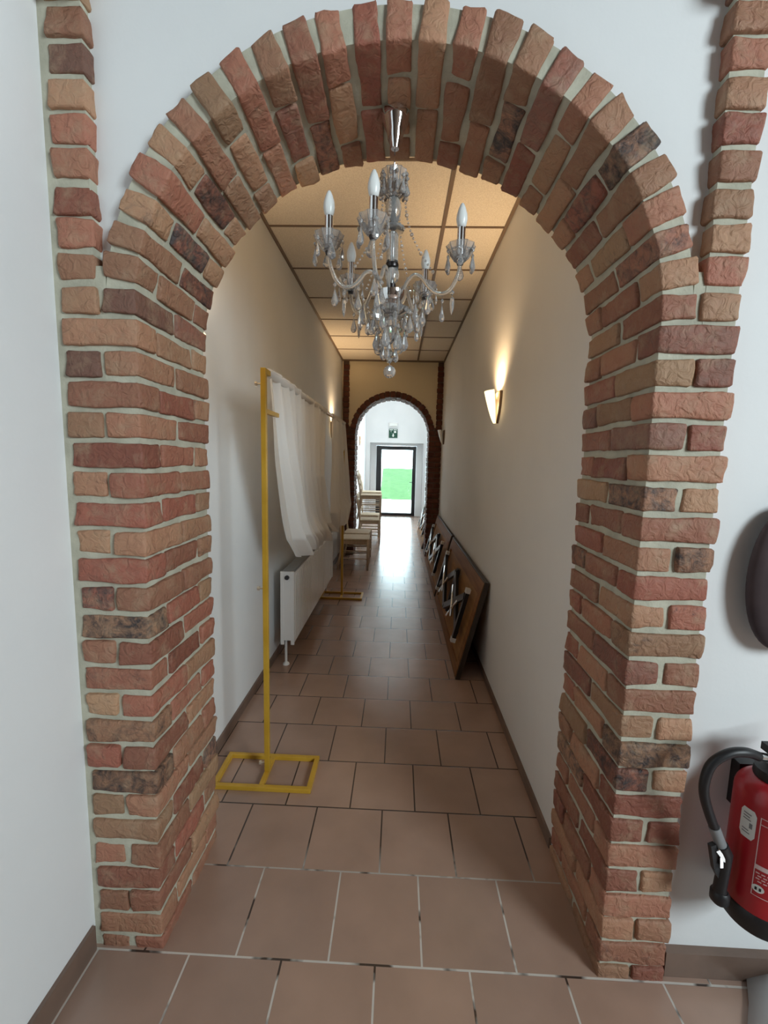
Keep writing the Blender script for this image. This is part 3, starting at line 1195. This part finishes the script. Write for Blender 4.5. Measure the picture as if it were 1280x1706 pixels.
local(g.build('convector_fins', M['white_gloss'], origin=(-0.81, 4.1, 0)), rad)
for yy in (RY0, RY1 - 0.014):
    g = MB()
    g.box(-0.868, -0.840, yy, yy + 0.014, RZ0, RZ1, 0, 0.004)
    g.box(-0.790, -0.762, yy, yy + 0.014, RZ0, RZ1, 0, 0.004)
    g.box(-0.845, -0.785, yy + 0.002, yy + 0.014, RZ0 + 0.035, RZ1 - 0.002)
    local(g.build('side_cover', M['white_gloss'], origin=(-0.81, 4.1, 0)), rad)
g = MB()
g.box(-0.862, -0.766, RY0 + 0.01, RY1 - 0.01, RZ1 - 0.014, RZ1 - 0.008)
for i in range(64):
    y = RY0 + 0.02 + i * (RY1 - RY0 - 0.04) / 64
    g.box(-0.856, -0.774, y, y + 0.014, RZ1 - 0.009, RZ1)
local(g.build('top_grille', M['grille'], origin=(-0.81, 4.1, 0)), rad)
g = MB()
vsn = 16
g.tube([(-0.815, RY0 + 0.004, RZ1 - 0.045), (-0.815, RY0 - 0.012, RZ1 - 0.045)], 0.017, vsn)
local(g.build('valve_plug', M['dark_hole'], origin=(-0.81, 4.1, 0), smooth=True, auto=40), rad)
for yy in (RY0 + 0.04, RY1 - 0.06):
    g = MB()
    g.tube([(-0.835, yy, 0.02), (-0.835, yy, RZ0 + 0.05)], 0.010, 12)
    g.lathe([(0.0, 0.0), (0.026, 0.0), (0.024, 0.010), (0.012, 0.02), (0.01, 0.024)], (-0.835, yy, 0), 16)
    local(g.build('foot', M['white_gloss'], origin=(-0.81, 4.1, 0), smooth=True, auto=40), rad)

# ------------------------------------------------------------------ curtain stand
st = empty('curtain_stand', (-0.625, 3.4, 0))
tag(st, 'tall mustard yellow metal frame carrying white curtains along the left wall', 'stand')
O3 = (-0.625, 3.4, 0)
PY1, PY2, PT = 2.0, 4.88, 2.0
for py in (PY1, PY2):
    g = MB()
    g.box(-0.637, -0.613, py - 0.012, py + 0.012, 0.022, PT, 0, 0.002)
    local(g.build('post', M['yellow'], origin=O3), st)
    g = MB()
    bx0, bx1, by0, by1 = -0.865, -0.38, py - 0.11, py + 0.11
    g.box(bx0, bx1, by0 - 0.011, by0 + 0.011, 0.0, 0.022, 0, 0.002)
    g.box(bx0, bx1, by1 - 0.011, by1 + 0.011, 0.0, 0.022, 0, 0.002)
    for xx in (bx0 + 0.011, -0.625, bx1 - 0.011):
        g.box(xx - 0.011, xx + 0.011, by0 + 0.011, by1 - 0.011, 0.0, 0.022)
    local(g.build('base_frame', M['yellow'], origin=O3), st)
    for zz in ((1.93, 0.97, 0.06) if py == PY1 else (1.93,)):
        g = MB()
        g.tube([(-0.637, py, zz), (-0.655, py, zz)], 0.004, 8)
        g.tube([(-0.655, py, zz), (-0.665, py, zz)], 0.010, 10)
        local(g.build('screw_knob', M['gold_screw'], origin=O3, smooth=True, auto=40), st)
g = MB()
g.box(-0.637, -0.613, PY1 + 0.012, PY2 - 0.012, PT - 0.024, PT - 0.001)
local(g.build('top_rail', M['yellow'], origin=O3), st)
g = MB()
g.box(-0.634, -0.616, PY1 + 0.012, PY1 + 0.22, 1.80, 1.82)
local(g.build('bracket', M['yellow'], origin=O3), st)


# ------------------------------------------------------------------ curtains
def curve_at(keys, t):
    """piecewise smooth interpolation of (t, a, b)"""
    for i in range(len(keys) - 1):
        if t <= keys[i + 1][0] or i == len(keys) - 2:
            k0, k1 = keys[i], keys[i + 1]
            u = (t - k0[0]) / (k1[0] - k0[0])
            u = u * u * (3 - 2 * u) * 0.4 + u * 0.6
            return [k0[d] + (k1[d] - k0[d]) * u for d in range(1, len(k0))]


def curtain(name, label, left, right, sag, folds, seed, x0=-0.625):
    r_ = random.Random(seed)
    NS, NT = 120, 60
    ph = [r_.uniform(0, 6.28) for _ in range(6)]
    g = MB()
    vs_, fs = [], []
    for j in range(NT + 1):
        t = j / NT
        ly, lz = curve_at(left, t)
        ry, rz = curve_at(right, t)
        for i in range(NS + 1):
            s = i / NS
            y = ly + (ry - ly) * s
            z = lz + (rz - lz) * s - sag * math.sin(PI * s) * t ** 3
            amp = 0.012 + 0.030 * t
            w = math.sin(2 * PI * folds * s + ph[0] + 0.8 * math.sin(3 * t + ph[1])) + 0.5 * math.sin(2 * PI * folds * 1.7 * s + ph[2] + t)
            w += 0.6 * math.sin(2 * PI * 2.2 * s + ph[3] + 2 * t)
            x = x0 + amp * w
            if t < 0.03:
                x = x0 + (0.018 if True else 0) + amp * 0.4 * w
            z += 0.02 * math.sin(2 * PI * 3 * s + ph[4]) * t ** 4
            # the lower part is gathered up and bulges towards the corridor
            x += 0.05 * math.exp(-((t - 0.88) / 0.1) ** 2) * math.sin(PI * s)
            vs_.append((x, y, z))
    W = NS + 1
    for j in range(NT):
        for i in range(NS):
            a = j * W + i
            fs.append((a, a + 1, a + W + 1, a + W))
    g.add(vs_, fs)
    # rolled hem above the rail
    o = g.build(name, M['voile'], smooth=True, origin=(x0, (left[0][1] + right[0][1]) / 2, left[0][2]))
    tag(o, label, 'curtain', 'white voile curtains on the yellow stand')
    return o


c1 = curtain('curtain', 'wide white sheer curtain hanging nearest the camera, gathered above the radiator',
             [(0, 2.07, 2.015), (0.4, 2.22, 1.62), (0.85, 2.45, 1.13), (1, 2.66, 0.99)],
             [(0, 3.66, 1.995), (0.5, 3.50, 1.45), (0.85, 3.66, 1.05), (1, 4.0, 0.93)], 0.03, 11, 3)
c2 = curtain('curtain', 'narrow white sheer curtain hanging behind the wide one, next to the far arch',
             [(0, 4.02, 2.005), (0.5, 4.12, 1.5), (0.85, 4.12, 1.08), (1, 4.28, 0.90)],
             [(0, 4.86, 2.0), (0.5, 4.97, 1.5), (0.85, 5.10, 1.08), (1, 4.75, 0.90)], -0.03, 7, 5)
for c_ in (c1, c2):
    g = MB()
    bb = [c_.matrix_basis @ Vector(v.co) for v in c_.data.vertices]
    ya = min(v.y for v in bb[:121])
    yb = max(v.y for v in bb[:121])
    g.tube([(0, ya, 1.992), (0, yb, 1.992)], 0.021, 12)
    h = g.build('rod_pocket', M['voile'], smooth=True)
    h.parent = c_
    h.location = (-0.625 - c_.location.x, -c_.location.y, -c_.location.z)


# ------------------------------------------------------------------ folded tables
def folding_table(label, y0, L=1.86, bx=0.470, tx=0.652, tz=0.742):
    r = empty('folding_table', (bx, y0 + L / 2, 0))
    tag(r, label, 'table', 'folded tables leaning on the right wall')
    v = Vector((tx - bx, 0, tz)).normalized()          # across, bottom to top
    W = math.hypot(tx - bx, tz)
    n = Vector((-v.z, 0, v.x))                          # towards the corridor
    o0 = Vector((0, -L / 2, 0))

    def P(u, w, d):
        return o0 + Vector((0, u, 0)) + v * w + n * d

    def bx_(g, u0, u1, w0, w1, d0, d1, mi=0):
        vs_ = [P(u, w, d) for u in (u0, u1) for w in (w0, w1) for d in (d0, d1)]
        g.add(vs_, [(0, 1, 3, 2), (4, 6, 7, 5), (0, 4, 5, 1), (2, 3, 7, 6), (0, 2, 6, 4), (1, 5, 7, 3)], mi)
    g = MB()
    bx_(g, 0.004, L - 0.004, 0.004, W - 0.004, -0.020, 0.0)
    g.build('tabletop', M['table_wood'], r)
    g = MB()
    bx_(g, 0, L, 0, 0.012, -0.024, 0.010)
    bx_(g, 0, L, W - 0.012, W, -0.024, 0.010)
    bx_(g, 0, 0.012, 0.012, W - 0.012, -0.024, 0.010)
    bx_(g, L - 0.012, L, 0.012, W - 0.012, -0.024, 0.010)
    g.build('edge_band', M['table_edge'], r)
    g = MB()
    bx_(g, 0.012, L - 0.012, 0.012, 0.085, 0.0, 0.014)
    bx_(g, 0.012, L - 0.012, W - 0.12, W - 0.012, 0.0, 0.014)
    bx_(g, 0.012, 0.10, 0.085, W - 0.12, 0.0, 0.014)
    bx_(g, L - 0.10, L - 0.012, 0.085, W - 0.12, 0.0, 0.014)
    g.build('frame', M['table_frame'], r)
    for (ua, ub) in ((0.24, 0.92), (L - 0.24, L - 0.92)):
        g = MB()
        lo, hi = 0.22, W - 0.17
        g.bar(P(ua, lo, 0.055), P(ua, hi, 0.055), 0.045, 0.030, up=n)
        g.bar(P(ua, lo + 0.03, 0.045), P(ub, hi - 0.02, 0.045), 0.056, 0.026, up=n)
        g.bar(P(ua, hi - 0.03, 0.062), P(ub, lo + 0.02, 0.062), 0.056, 0.026, up=n)
        g.bar(P(ub, lo - 0.02, 0.03), P(ub, hi + 0.02, 0.03), 0.04, 0.03, up=n)
        leg = g.build('leg_frame', M['black_steel'], r)
        g = MB()
        g.bar(P(ua, lo - 0.035, 0.055), P(ua, lo, 0.055), 0.052, 0.036, up=n)
        g.build('foot_cap', M['foot_cap'], leg)
        g = MB()
        g.bar(P(ua, hi, 0.055), P(ua, hi + 0.035, 0.055), 0.052, 0.036, up=n)
        g.build('foot_cap', M['foot_cap'], leg)
        g = MB()
        m_ = (ua + ub) / 2
        g.tube([P(m_ - 0.10, 0.30, 0.075), P(m_ + 0.16, 0.50, 0.075)], 0.010, 8)
        g.build('brace', M['chrome'], leg, smooth=True)
        g = MB()
        g.tube([P(m_ - 0.16, 0.46, 0.072), P(m_ + 0.08, 0.24, 0.072)], 0.010, 8)
        g.build('brace', M['chrome'], leg, smooth=True)
    return r


folding_table('folded wooden table leaning on the right corridor wall, nearest the camera', 3.03)
folding_table('folded wooden table leaning on the right corridor wall, beside the far brick pier', 4.99)
folding_table('folded table with black legs just visible past the right jamb of the far arch', 7.75, bx=0.46, tx=0.69)


# ------------------------------------------------------------------ chairs
def make_chair(label):
    r = empty('ladder_back_chair', (0, 0, 0))
    tag(r, label, 'chair', 'pale wooden chairs along the left wall')
    # faces +X; back legs at x=0
    sw, sd, sh = 0.40, 0.38, 0.45
    for s in (-1, 1):
        g = MB()
        y = s * (sw / 2 - 0.02)
        g.tube([(-0.055, y, 0.0), (-0.02, y, 0.2), (0.0, y, 0.42), (-0.015, y, 0.60), (-0.055, y, 0.78), (-0.10, y, 0.90)], [0.014, 0.017, 0.018, 0.017, 0.015, 0.012], 8)
        g.build('back_post', M['chair_wood'], r, smooth=True)
        g = MB()
        g.tube([(sd, s * (sw / 2), 0.0), (sd, s * (sw / 2), 0.2), (sd, s * (sw / 2), 0.455)], [0.013, 0.017, 0.018], 8)
        g.build('leg', M['chair_wood'], r, smooth=True)
        for zz in (0.17, 0.28):
            g = MB()
            g.tube([(-0.012, y, zz), (sd, s * sw / 2, zz)], 0.009, 6)
            g.build('stretcher', M['chair_wood'], r, smooth=True)
    for zz in (0.14, 0.32):
        g = MB()
        g.tube([(sd, -sw / 2, zz), (sd, sw / 2, zz)], 0.010, 6)
        g.build('stretcher', M['chair_wood'], r, smooth=True)
    g = MB()
    g.box(-0.01, sd + 0.02, -sw / 2 - 0.01, sw / 2 + 0.01, sh - 0.02, sh + 0.012, 0, 0.012)
    g.build('seat', M['rush'], r)
    g = MB()
    g.box(0.0, sd, -sw / 2 + 0.005, -sw / 2 + 0.022, sh - 0.065, sh - 0.018)
    g.box(0.0, sd, sw / 2 - 0.022, sw / 2 - 0.005, sh - 0.065, sh - 0.018)
    g.box(sd - 0.012, sd + 0.006, -sw / 2 + 0.02, sw / 2 - 0.02, sh - 0.065, sh - 0.018)
    g.build('seat_rail', M['chair_wood'], r)
    for zz, hh, xx in ((0.58, 0.03, -0.012), (0.69, 0.035, -0.033), (0.82, 0.05, -0.072)):
        g = MB()
        vs_, fs = [], []
        K = 8
        for i in range(K + 1):
            y = -sw / 2 + 0.03 + (sw - 0.06) * i / K
            b = -0.018 * (1 - (2 * i / K - 1) ** 2)
            top = 0.014 * (1 - (2 * i / K - 1) ** 2)
            for d in (-0.007, 0.007):
                vs_ += [(xx + b + d, y, zz - hh), (xx + b + d - 0.006, y, zz + hh + top)]
        for i in range(K):
            a = i * 4
            fs += [(a, a + 4, a + 5, a + 1), (a + 2, a + 3, a + 7, a + 6), (a + 1, a + 5, a + 7, a + 3), (a, a + 2, a + 6, a + 4)]
        fs += [(0, 1, 3, 2), (K * 4, K * 4 + 2, K * 4 + 3, K * 4 + 1)]
        g.add(vs_, fs)
        g.build('back_slat', M['chair_wood'], r)
    return r


chair = make_chair('pale wooden chair standing nearest, just behind the second curtain and radiator')
spots = [
    (-0.80, 6.28, 0.0, None),
    (-0.82, 6.80, 0.0, 'pale wooden chair second in the row, before the left pier of far arch'),
    (-0.72, 8.25, 0.0, 'pale wooden chair at the bottom of the first stack inside the far arch'),
    (-0.71, 8.27, 0.472, 'pale wooden chair stacked on the seat of another, inside the far arch'),
    (-0.76, 9.05, 0.0, 'pale wooden chair behind the stacked pair, on the floor of the back room'),
    (-0.75, 9.07, 0.472, 'pale wooden chair on top of the rear stack in the back room'),
]
for i, (x, y, z, lab) in enumerate(spots):
    o = chair if i == 0 else copy_tree(chair)
    o.location = (x, y, z)
    o.rotation_euler = (0, 0, (0.03, -0.05, 0.06, 0.02, -0.04, 0.05)[i])
    if lab:
        o['label'] = lab

# ------------------------------------------------------------------ exit sign and emergency light
ex = empty('exit_sign', (-0.17, BY, 2.2))
tag(ex, 'small green emergency exit sign above the glazed door', 'sign')
g = MB()
g.box(-0.292, -0.058, BY - 0.03, BY, 2.195, 2.435, 0, 0.004)
local(g.build('panel', M['sign_green'], origin=(-0.17, BY, 2.2)), ex)
g = MB()
yy = BY - 0.0325
# running figure, doorway and down arrow
g.box(-0.275, -0.185, yy, yy + 0.002, 2.40, 2.42)
g.box(-0.165, -0.075, yy, yy + 0.002, 2.40, 2.42)
g.bar((-0.24, yy, 2.36), (-0.22, yy, 2.32), 0.002, 0.022, up=(0, 1, 0))
g.box(-0.245, -0.225, yy, yy + 0.002, 2.365, 2.385)
g.box(-0.155, -0.095, yy, yy + 0.002, 2.33, 2.38)
g.box(-0.19, -0.16, yy, yy + 0.002, 2.25, 2.31)
g.add([(-0.21, yy, 2.26), (-0.14, yy, 2.26), (-0.175, yy, 2.215), (-0.21, yy + 0.002, 2.26), (-0.14, yy + 0.002, 2.26), (-0.175, yy + 0.002, 2.215)],
      [(0, 2, 1), (3, 4, 5), (0, 1, 4, 3), (1, 2, 5, 4), (2, 0, 3, 5)])
local(g.build('pictogram', M['sign_white'], origin=(-0.17, BY, 2.2)), ex)
em = empty('emergency_light', (-0.17, BY, 2.49))
tag(em, 'white emergency light box on the far wall above the green sign', 'lamp')
g = MB()
g.box(-0.30, -0.05, BY - 0.05, BY, 2.49, 2.60, 0, 0.008)
local(g.build('housing', M['plastic_white'], origin=(-0.17, BY, 2.49)), em)
g = MB()
g.box(-0.285, -0.065, BY - 0.075, BY - 0.049, 2.505, 2.585, 0, 0.012)
local(g.build('diffuser', M['sign_white'], origin=(-0.17, BY, 2.49)), em)

# ------------------------------------------------------------------ fire extinguisher
EX, EY, ER = 1.055, 1.125, 0.083
fe = empty('fire_extinguisher', (EX, EY, 0.335))
tag(fe, 'red fire extinguisher with black hose hung on the white wall right of the arch', 'fire extinguisher')
FO = (EX, EY, 0.335)
g = MB()
pr = [(0.0, 0.36), (ER, 0.36), (ER, 0.70)]
for i in range(1, 9):
    a = i / 8 * PI / 2
    pr.append((ER * math.cos(a) * 0.72 + ER * 0.28 * (1 - i / 8) + 0.028 * (i / 8), 0.70 + 0.062 * math.sin(a)))
pr.append((0.0, 0.762))
g.lathe(pr, (EX, EY, 0), 40)
local(g.build('cylinder', M['red'], origin=FO, smooth=True, auto=50), fe)
g = MB()
g.lathe([(0.0, 0.335), (ER - 0.004, 0.335), (ER + 0.004, 0.345), (ER + 0.004, 0.392), (ER + 0.0005, 0.397)], (EX, EY, 0), 40)
local(g.build('base_ring', M['black_rubber'], origin=FO, smooth=True, auto=50), fe)
g = MB()
g.lathe([(0.022, 0.755), (0.046, 0.757), (0.048, 0.764), (0.046, 0.785), (0.030, 0.790), (0.024, 0.80)], (EX, EY, 0), 28)
local(g.build('collar', M['black_rubber'], origin=FO, smooth=True, auto=50), fe)
g = MB()
g.lathe([(0.0, 0.79), (0.021, 0.79), (0.021, 0.83), (0.017, 0.845), (0.0, 0.846)], (EX, EY, 0), 20)
g.tube([(EX, EY, 0.815), (EX - 0.065, EY - 0.012, 0.83)], 0.011, 12)
local(g.build('valve', M['chrome'], origin=FO, smooth=True, auto=40), fe)
g = MB()
g.bar((EX - 0.02, EY, 0.85), (EX + 0.13, EY - 0.03, 0.895), 0.03, 0.008)
g.bar((EX - 0.02, EY, 0.84), (EX + 0.12, EY - 0.03, 0.845), 0.03, 0.008)
g.bar((EX - 0.02, EY, 0.835), (EX - 0.02, EY, 0.856), 0.03, 0.03)
local(g.build('squeeze_handle', M['black_rubber'], origin=FO), fe)


def spline(P, n=6):
    out = []
    for i in range(len(P) - 1):
        p0, p1, p2, p3 = P[max(0, i - 1)], P[i], P[i + 1], P[min(len(P) - 1, i + 2)]
        for q in range(n):
            t = q / n
            out.append(tuple(0.5 * (2 * p1[d] + (p2[d] - p0[d]) * t + (2 * p0[d] - 5 * p1[d] + 4 * p2[d] - p3[d]) * t * t + (3 * p1[d] - p0[d] - 3 * p2[d] + p3[d]) * t ** 3) for d in range(3)))
    out.append(P[-1])
    return out


hp = [(EX - 0.062, 1.113, 0.829), (0.95, 1.102, 0.846), (0.905, 1.10, 0.842), (0.865, 1.10, 0.812), (0.851, 1.10, 0.765), (0.853, 1.10, 0.72), (0.872, 1.10, 0.665), (0.896, 1.10, 0.612), (0.912, 1.10, 0.575)]
g = MB()
g.tube(spline(hp[:-1], 5), 0.0125, 12)
local(g.build('hose', M['black_rubber'], origin=FO, smooth=True, auto=50), fe)
g = MB()
g.tube([(0.890, 1.10, 0.625), (0.918, 1.10, 0.562)], [0.0140, 0.0150], 12)
local(g.build('ferrule', M['hose_grey'], origin=FO, smooth=True, auto=50), fe)
g = MB()
g.tube([(0.914, 1.10, 0.572), (0.928, 1.10, 0.545), (0.930, 1.10, 0.50), (0.927, 1.10, 0.445), (0.927, 1.10, 0.425)], [0.018, 0.019, 0.016, 0.016, 0.018], 12)
g.lathe([(0.0, 0.392), (0.016, 0.394), (0.023, 0.402), (0.023, 0.425), (0.018, 0.432), (0.0, 0.433)], (0.929, 1.10, 0), 16)
g.bar((0.886, 1.095, 0.577), (0.905, 1.098, 0.505), 0.012, 0.016)
g.bar((0.905, 1.098, 0.505), (0.925, 1.10, 0.47), 0.012, 0.016)
local(g.build('nozzle', M['black_rubber'], origin=FO, smooth=True, auto=50), fe)
g = MB()
g.bar((0.898, 1.088, 0.565), (0.922, 1.086, 0.535), 0.004, 0.010)
g.bar((0.910, 1.088, 0.545), (0.912, 1.086, 0.515), 0.004, 0.008)
local(g.build('nozzle_pin', M['chrome'], origin=FO), fe)
g = MB()
g.box(EX - 0.03, EX + 0.03, EY + 0.078, 1.235, 0.60, 0.74)
local(g.build('wall_bracket', M['black_steel'], origin=FO), fe)


def cyl_patch(g, a0, a1, z0, z1, rad, mi=0, n=6, cut=0.0):
    """patch on the cylinder between angles (degrees; 270 faces the camera side)"""
    vs_, fs = [], []
    for i in range(n + 1):
        a = math.radians(a0 + (a1 - a0) * i / n)
        zz0, zz1 = z0, z1
        e_ = min(i, n - i)
        if cut and e_ == 0:
            zz0, zz1 = z0 + cut, z1 - cut
        for z in (zz0, zz1):
            vs_.append((EX + rad * math.cos(a), EY + rad * math.sin(a), z))
    for i in range(n):
        fs.append((2 * i, 2 * i + 2, 2 * i + 3, 2 * i + 1))
    g.add(vs_, fs, mi)


g = MB()
cyl_patch(g, 186, 212, 0.60, 0.685, ER + 0.0012, 0, 6, 0.012)
ls = g.build('inspection_sticker', M['label_white'], origin=FO)
local(ls, fe)
g = MB()
for i, zz in enumerate((0.668, 0.660, 0.652, 0.622, 0.614)):
    cyl_patch(g, 191, 204 - 2 * (i % 2), zz, zz + 0.003, ER + 0.0018)
cyl_patch(g, 202, 207, 0.632, 0.647, ER + 0.0018)
o = g.build('sticker_print', M['hose_grey'])
o.parent = ls
o.location = (-EX, -EY, -0.335)
g = MB()
rad_ = ER + 0.0012
cyl_patch(g, 217, 330, 0.678, 0.680, rad_, 0, 20)
cyl_patch(g, 217, 330, 0.660, 0.662, rad_, 0, 20)
cyl_patch(g, 217, 218.4, 0.455, 0.680, rad_, 0, 2)
cyl_patch(g, 217, 330, 0.455, 0.457, rad_, 0, 20)
cyl_patch(g, 217, 330, 0.533, 0.546, rad_, 0, 20)
for i, zz in enumerate((0.522, 0.514, 0.506, 0.498)):
    for k in range(14):
        a = 220 + k * 8 + (i * 3) % 5
        cyl_patch(g, a, a + 5.5, zz, zz + 0.003, rad_, 0, 2)
for i, (a, zz, h_) in enumerate(((252, 0.638, 0.010), (256, 0.638, 0.010), (248, 0.612, 0.008), (252, 0.612, 0.008), (256, 0.612, 0.008))):
    cyl_patch(g, a, a + 3, zz, zz + h_, rad_, 0, 2)
cyl_patch(g, 246, 256, 0.590, 0.594, rad_, 0, 3)
cyl_patch(g, 250, 253, 0.570, 0.592, rad_, 0, 2)
cyl_patch(g, 258, 268, 0.570, 0.574, rad_, 0, 3)
cyl_patch(g, 258, 260.5, 0.570, 0.594, rad_, 0, 2)
ip = g.build('instruction_panel', M['label_print'], origin=FO)
local(ip, fe)
g = MB()
vs_ = [(EX + rad_ * math.cos(math.radians(226)), EY + rad_ * math.sin(math.radians(226)), 0.479)]
for k in range(20):
    a = 2 * PI * k / 20
    t = math.radians(226 + 9 * math.cos(a))
    vs_.append((EX + (rad_ + 0.0004) * math.cos(t), EY + (rad_ + 0.0004) * math.sin(t), 0.479 + 0.011 * math.sin(a)))
g.add(vs_, [(0, k + 1, (k + 1) % 20 + 1) for k in range(20)], 0)
for c_ in (223, 229):
    cyl_patch(g, c_ - 1.6, c_ + 1.6, 0.474, 0.483, rad_ + 0.001, 1, 2)
o = g.build('oval_mark', [M['label_white'], M['black_rubber']])
o.parent = ip
o.location = (-EX, -EY, -0.335)

# ------------------------------------------------------------------ things cut off by the right edge of the picture
hb = empty('edge_blob', (1.10, 1.16, 1.08))  # rounded stand-in for an unknown object close to the lens
tag(hb, 'dark brown rounded soft bag above the extinguisher, stand-in for something close to the lens', 'blob')
g = MB()
pr = []
for i in range(25):
    a = PI * i / 24
    pr.append((0.13 * math.sin(a) ** 0.8, 1.30 - 0.21 * math.cos(a)))
g.lathe(pr, (1.10, 1.195, 0), 28, flat=0.28, wave=0.02, waves=5)
local(g.build('blob_body', M['blob'], origin=(1.10, 1.16, 1.08), smooth=True), hb)
g = MB()  # strap and hook are added to hold the rounded shape up
g.tube(spline([(1.08, 1.195, 1.49), (1.095, 1.20, 1.57), (1.115, 1.215, 1.612), (1.135, 1.20, 1.57), (1.15, 1.195, 1.49)], 5), 0.006, 8)
local(g.build('added_strap', M['blob'], origin=(1.10, 1.16, 1.08), smooth=True), hb)
g = MB()
g.tube([(1.115, 1.236, 1.61), (1.115, 1.205, 1.605), (1.115, 1.205, 1.62)], 0.005, 8)
wh = g.build('added_hook', M['black_steel'], smooth=True)
tag(wh, 'added small black hook holding the dark bag on the white wall', 'hook')

pf = empty('cloth_covered_footstool', (1.435, 0.895, 0))
tag(pf, 'light grey cloth draped over a low footstool in the bottom right corner', 'stool')
g = MB()
K = 60
vs_, fs = [], []
prof = [(0.0, 0.172), (0.15, 0.172), (0.185, 0.168), (0.205, 0.158), (0.25, 0.125), (0.315, 0.07), (0.38, 0.035), (0.435, 0.01), (0.425, 0.008)]
for r, z in prof:
    for k in range(K):
        a = 2 * PI * k / K
        w = 0.012 * math.sin(9 * a + 1.1) * max(0, (0.16 - z)) / 0.16
        vs_.append(((r + w) * math.cos(a), (r + w) * math.sin(a), z))
for i in range(len(prof) - 1):
    for k in range(K):
        a, b = i * K + k, i * K + (k + 1) % K
        fs.append((a, a + K, b + K, b))
g.add(vs_, fs)
g.build('drape', M['cloth_grey'], pf, smooth=True)
for s in (-1, 1):
    for q in (-1, 1):
        g = MB()
        g.tube([(0.13 * s, 0.13 * q, 0.0), (0.11 * s, 0.11 * q, 0.165)], 0.014, 8)
        g.build('leg', M['chair_wood'], pf, smooth=True)
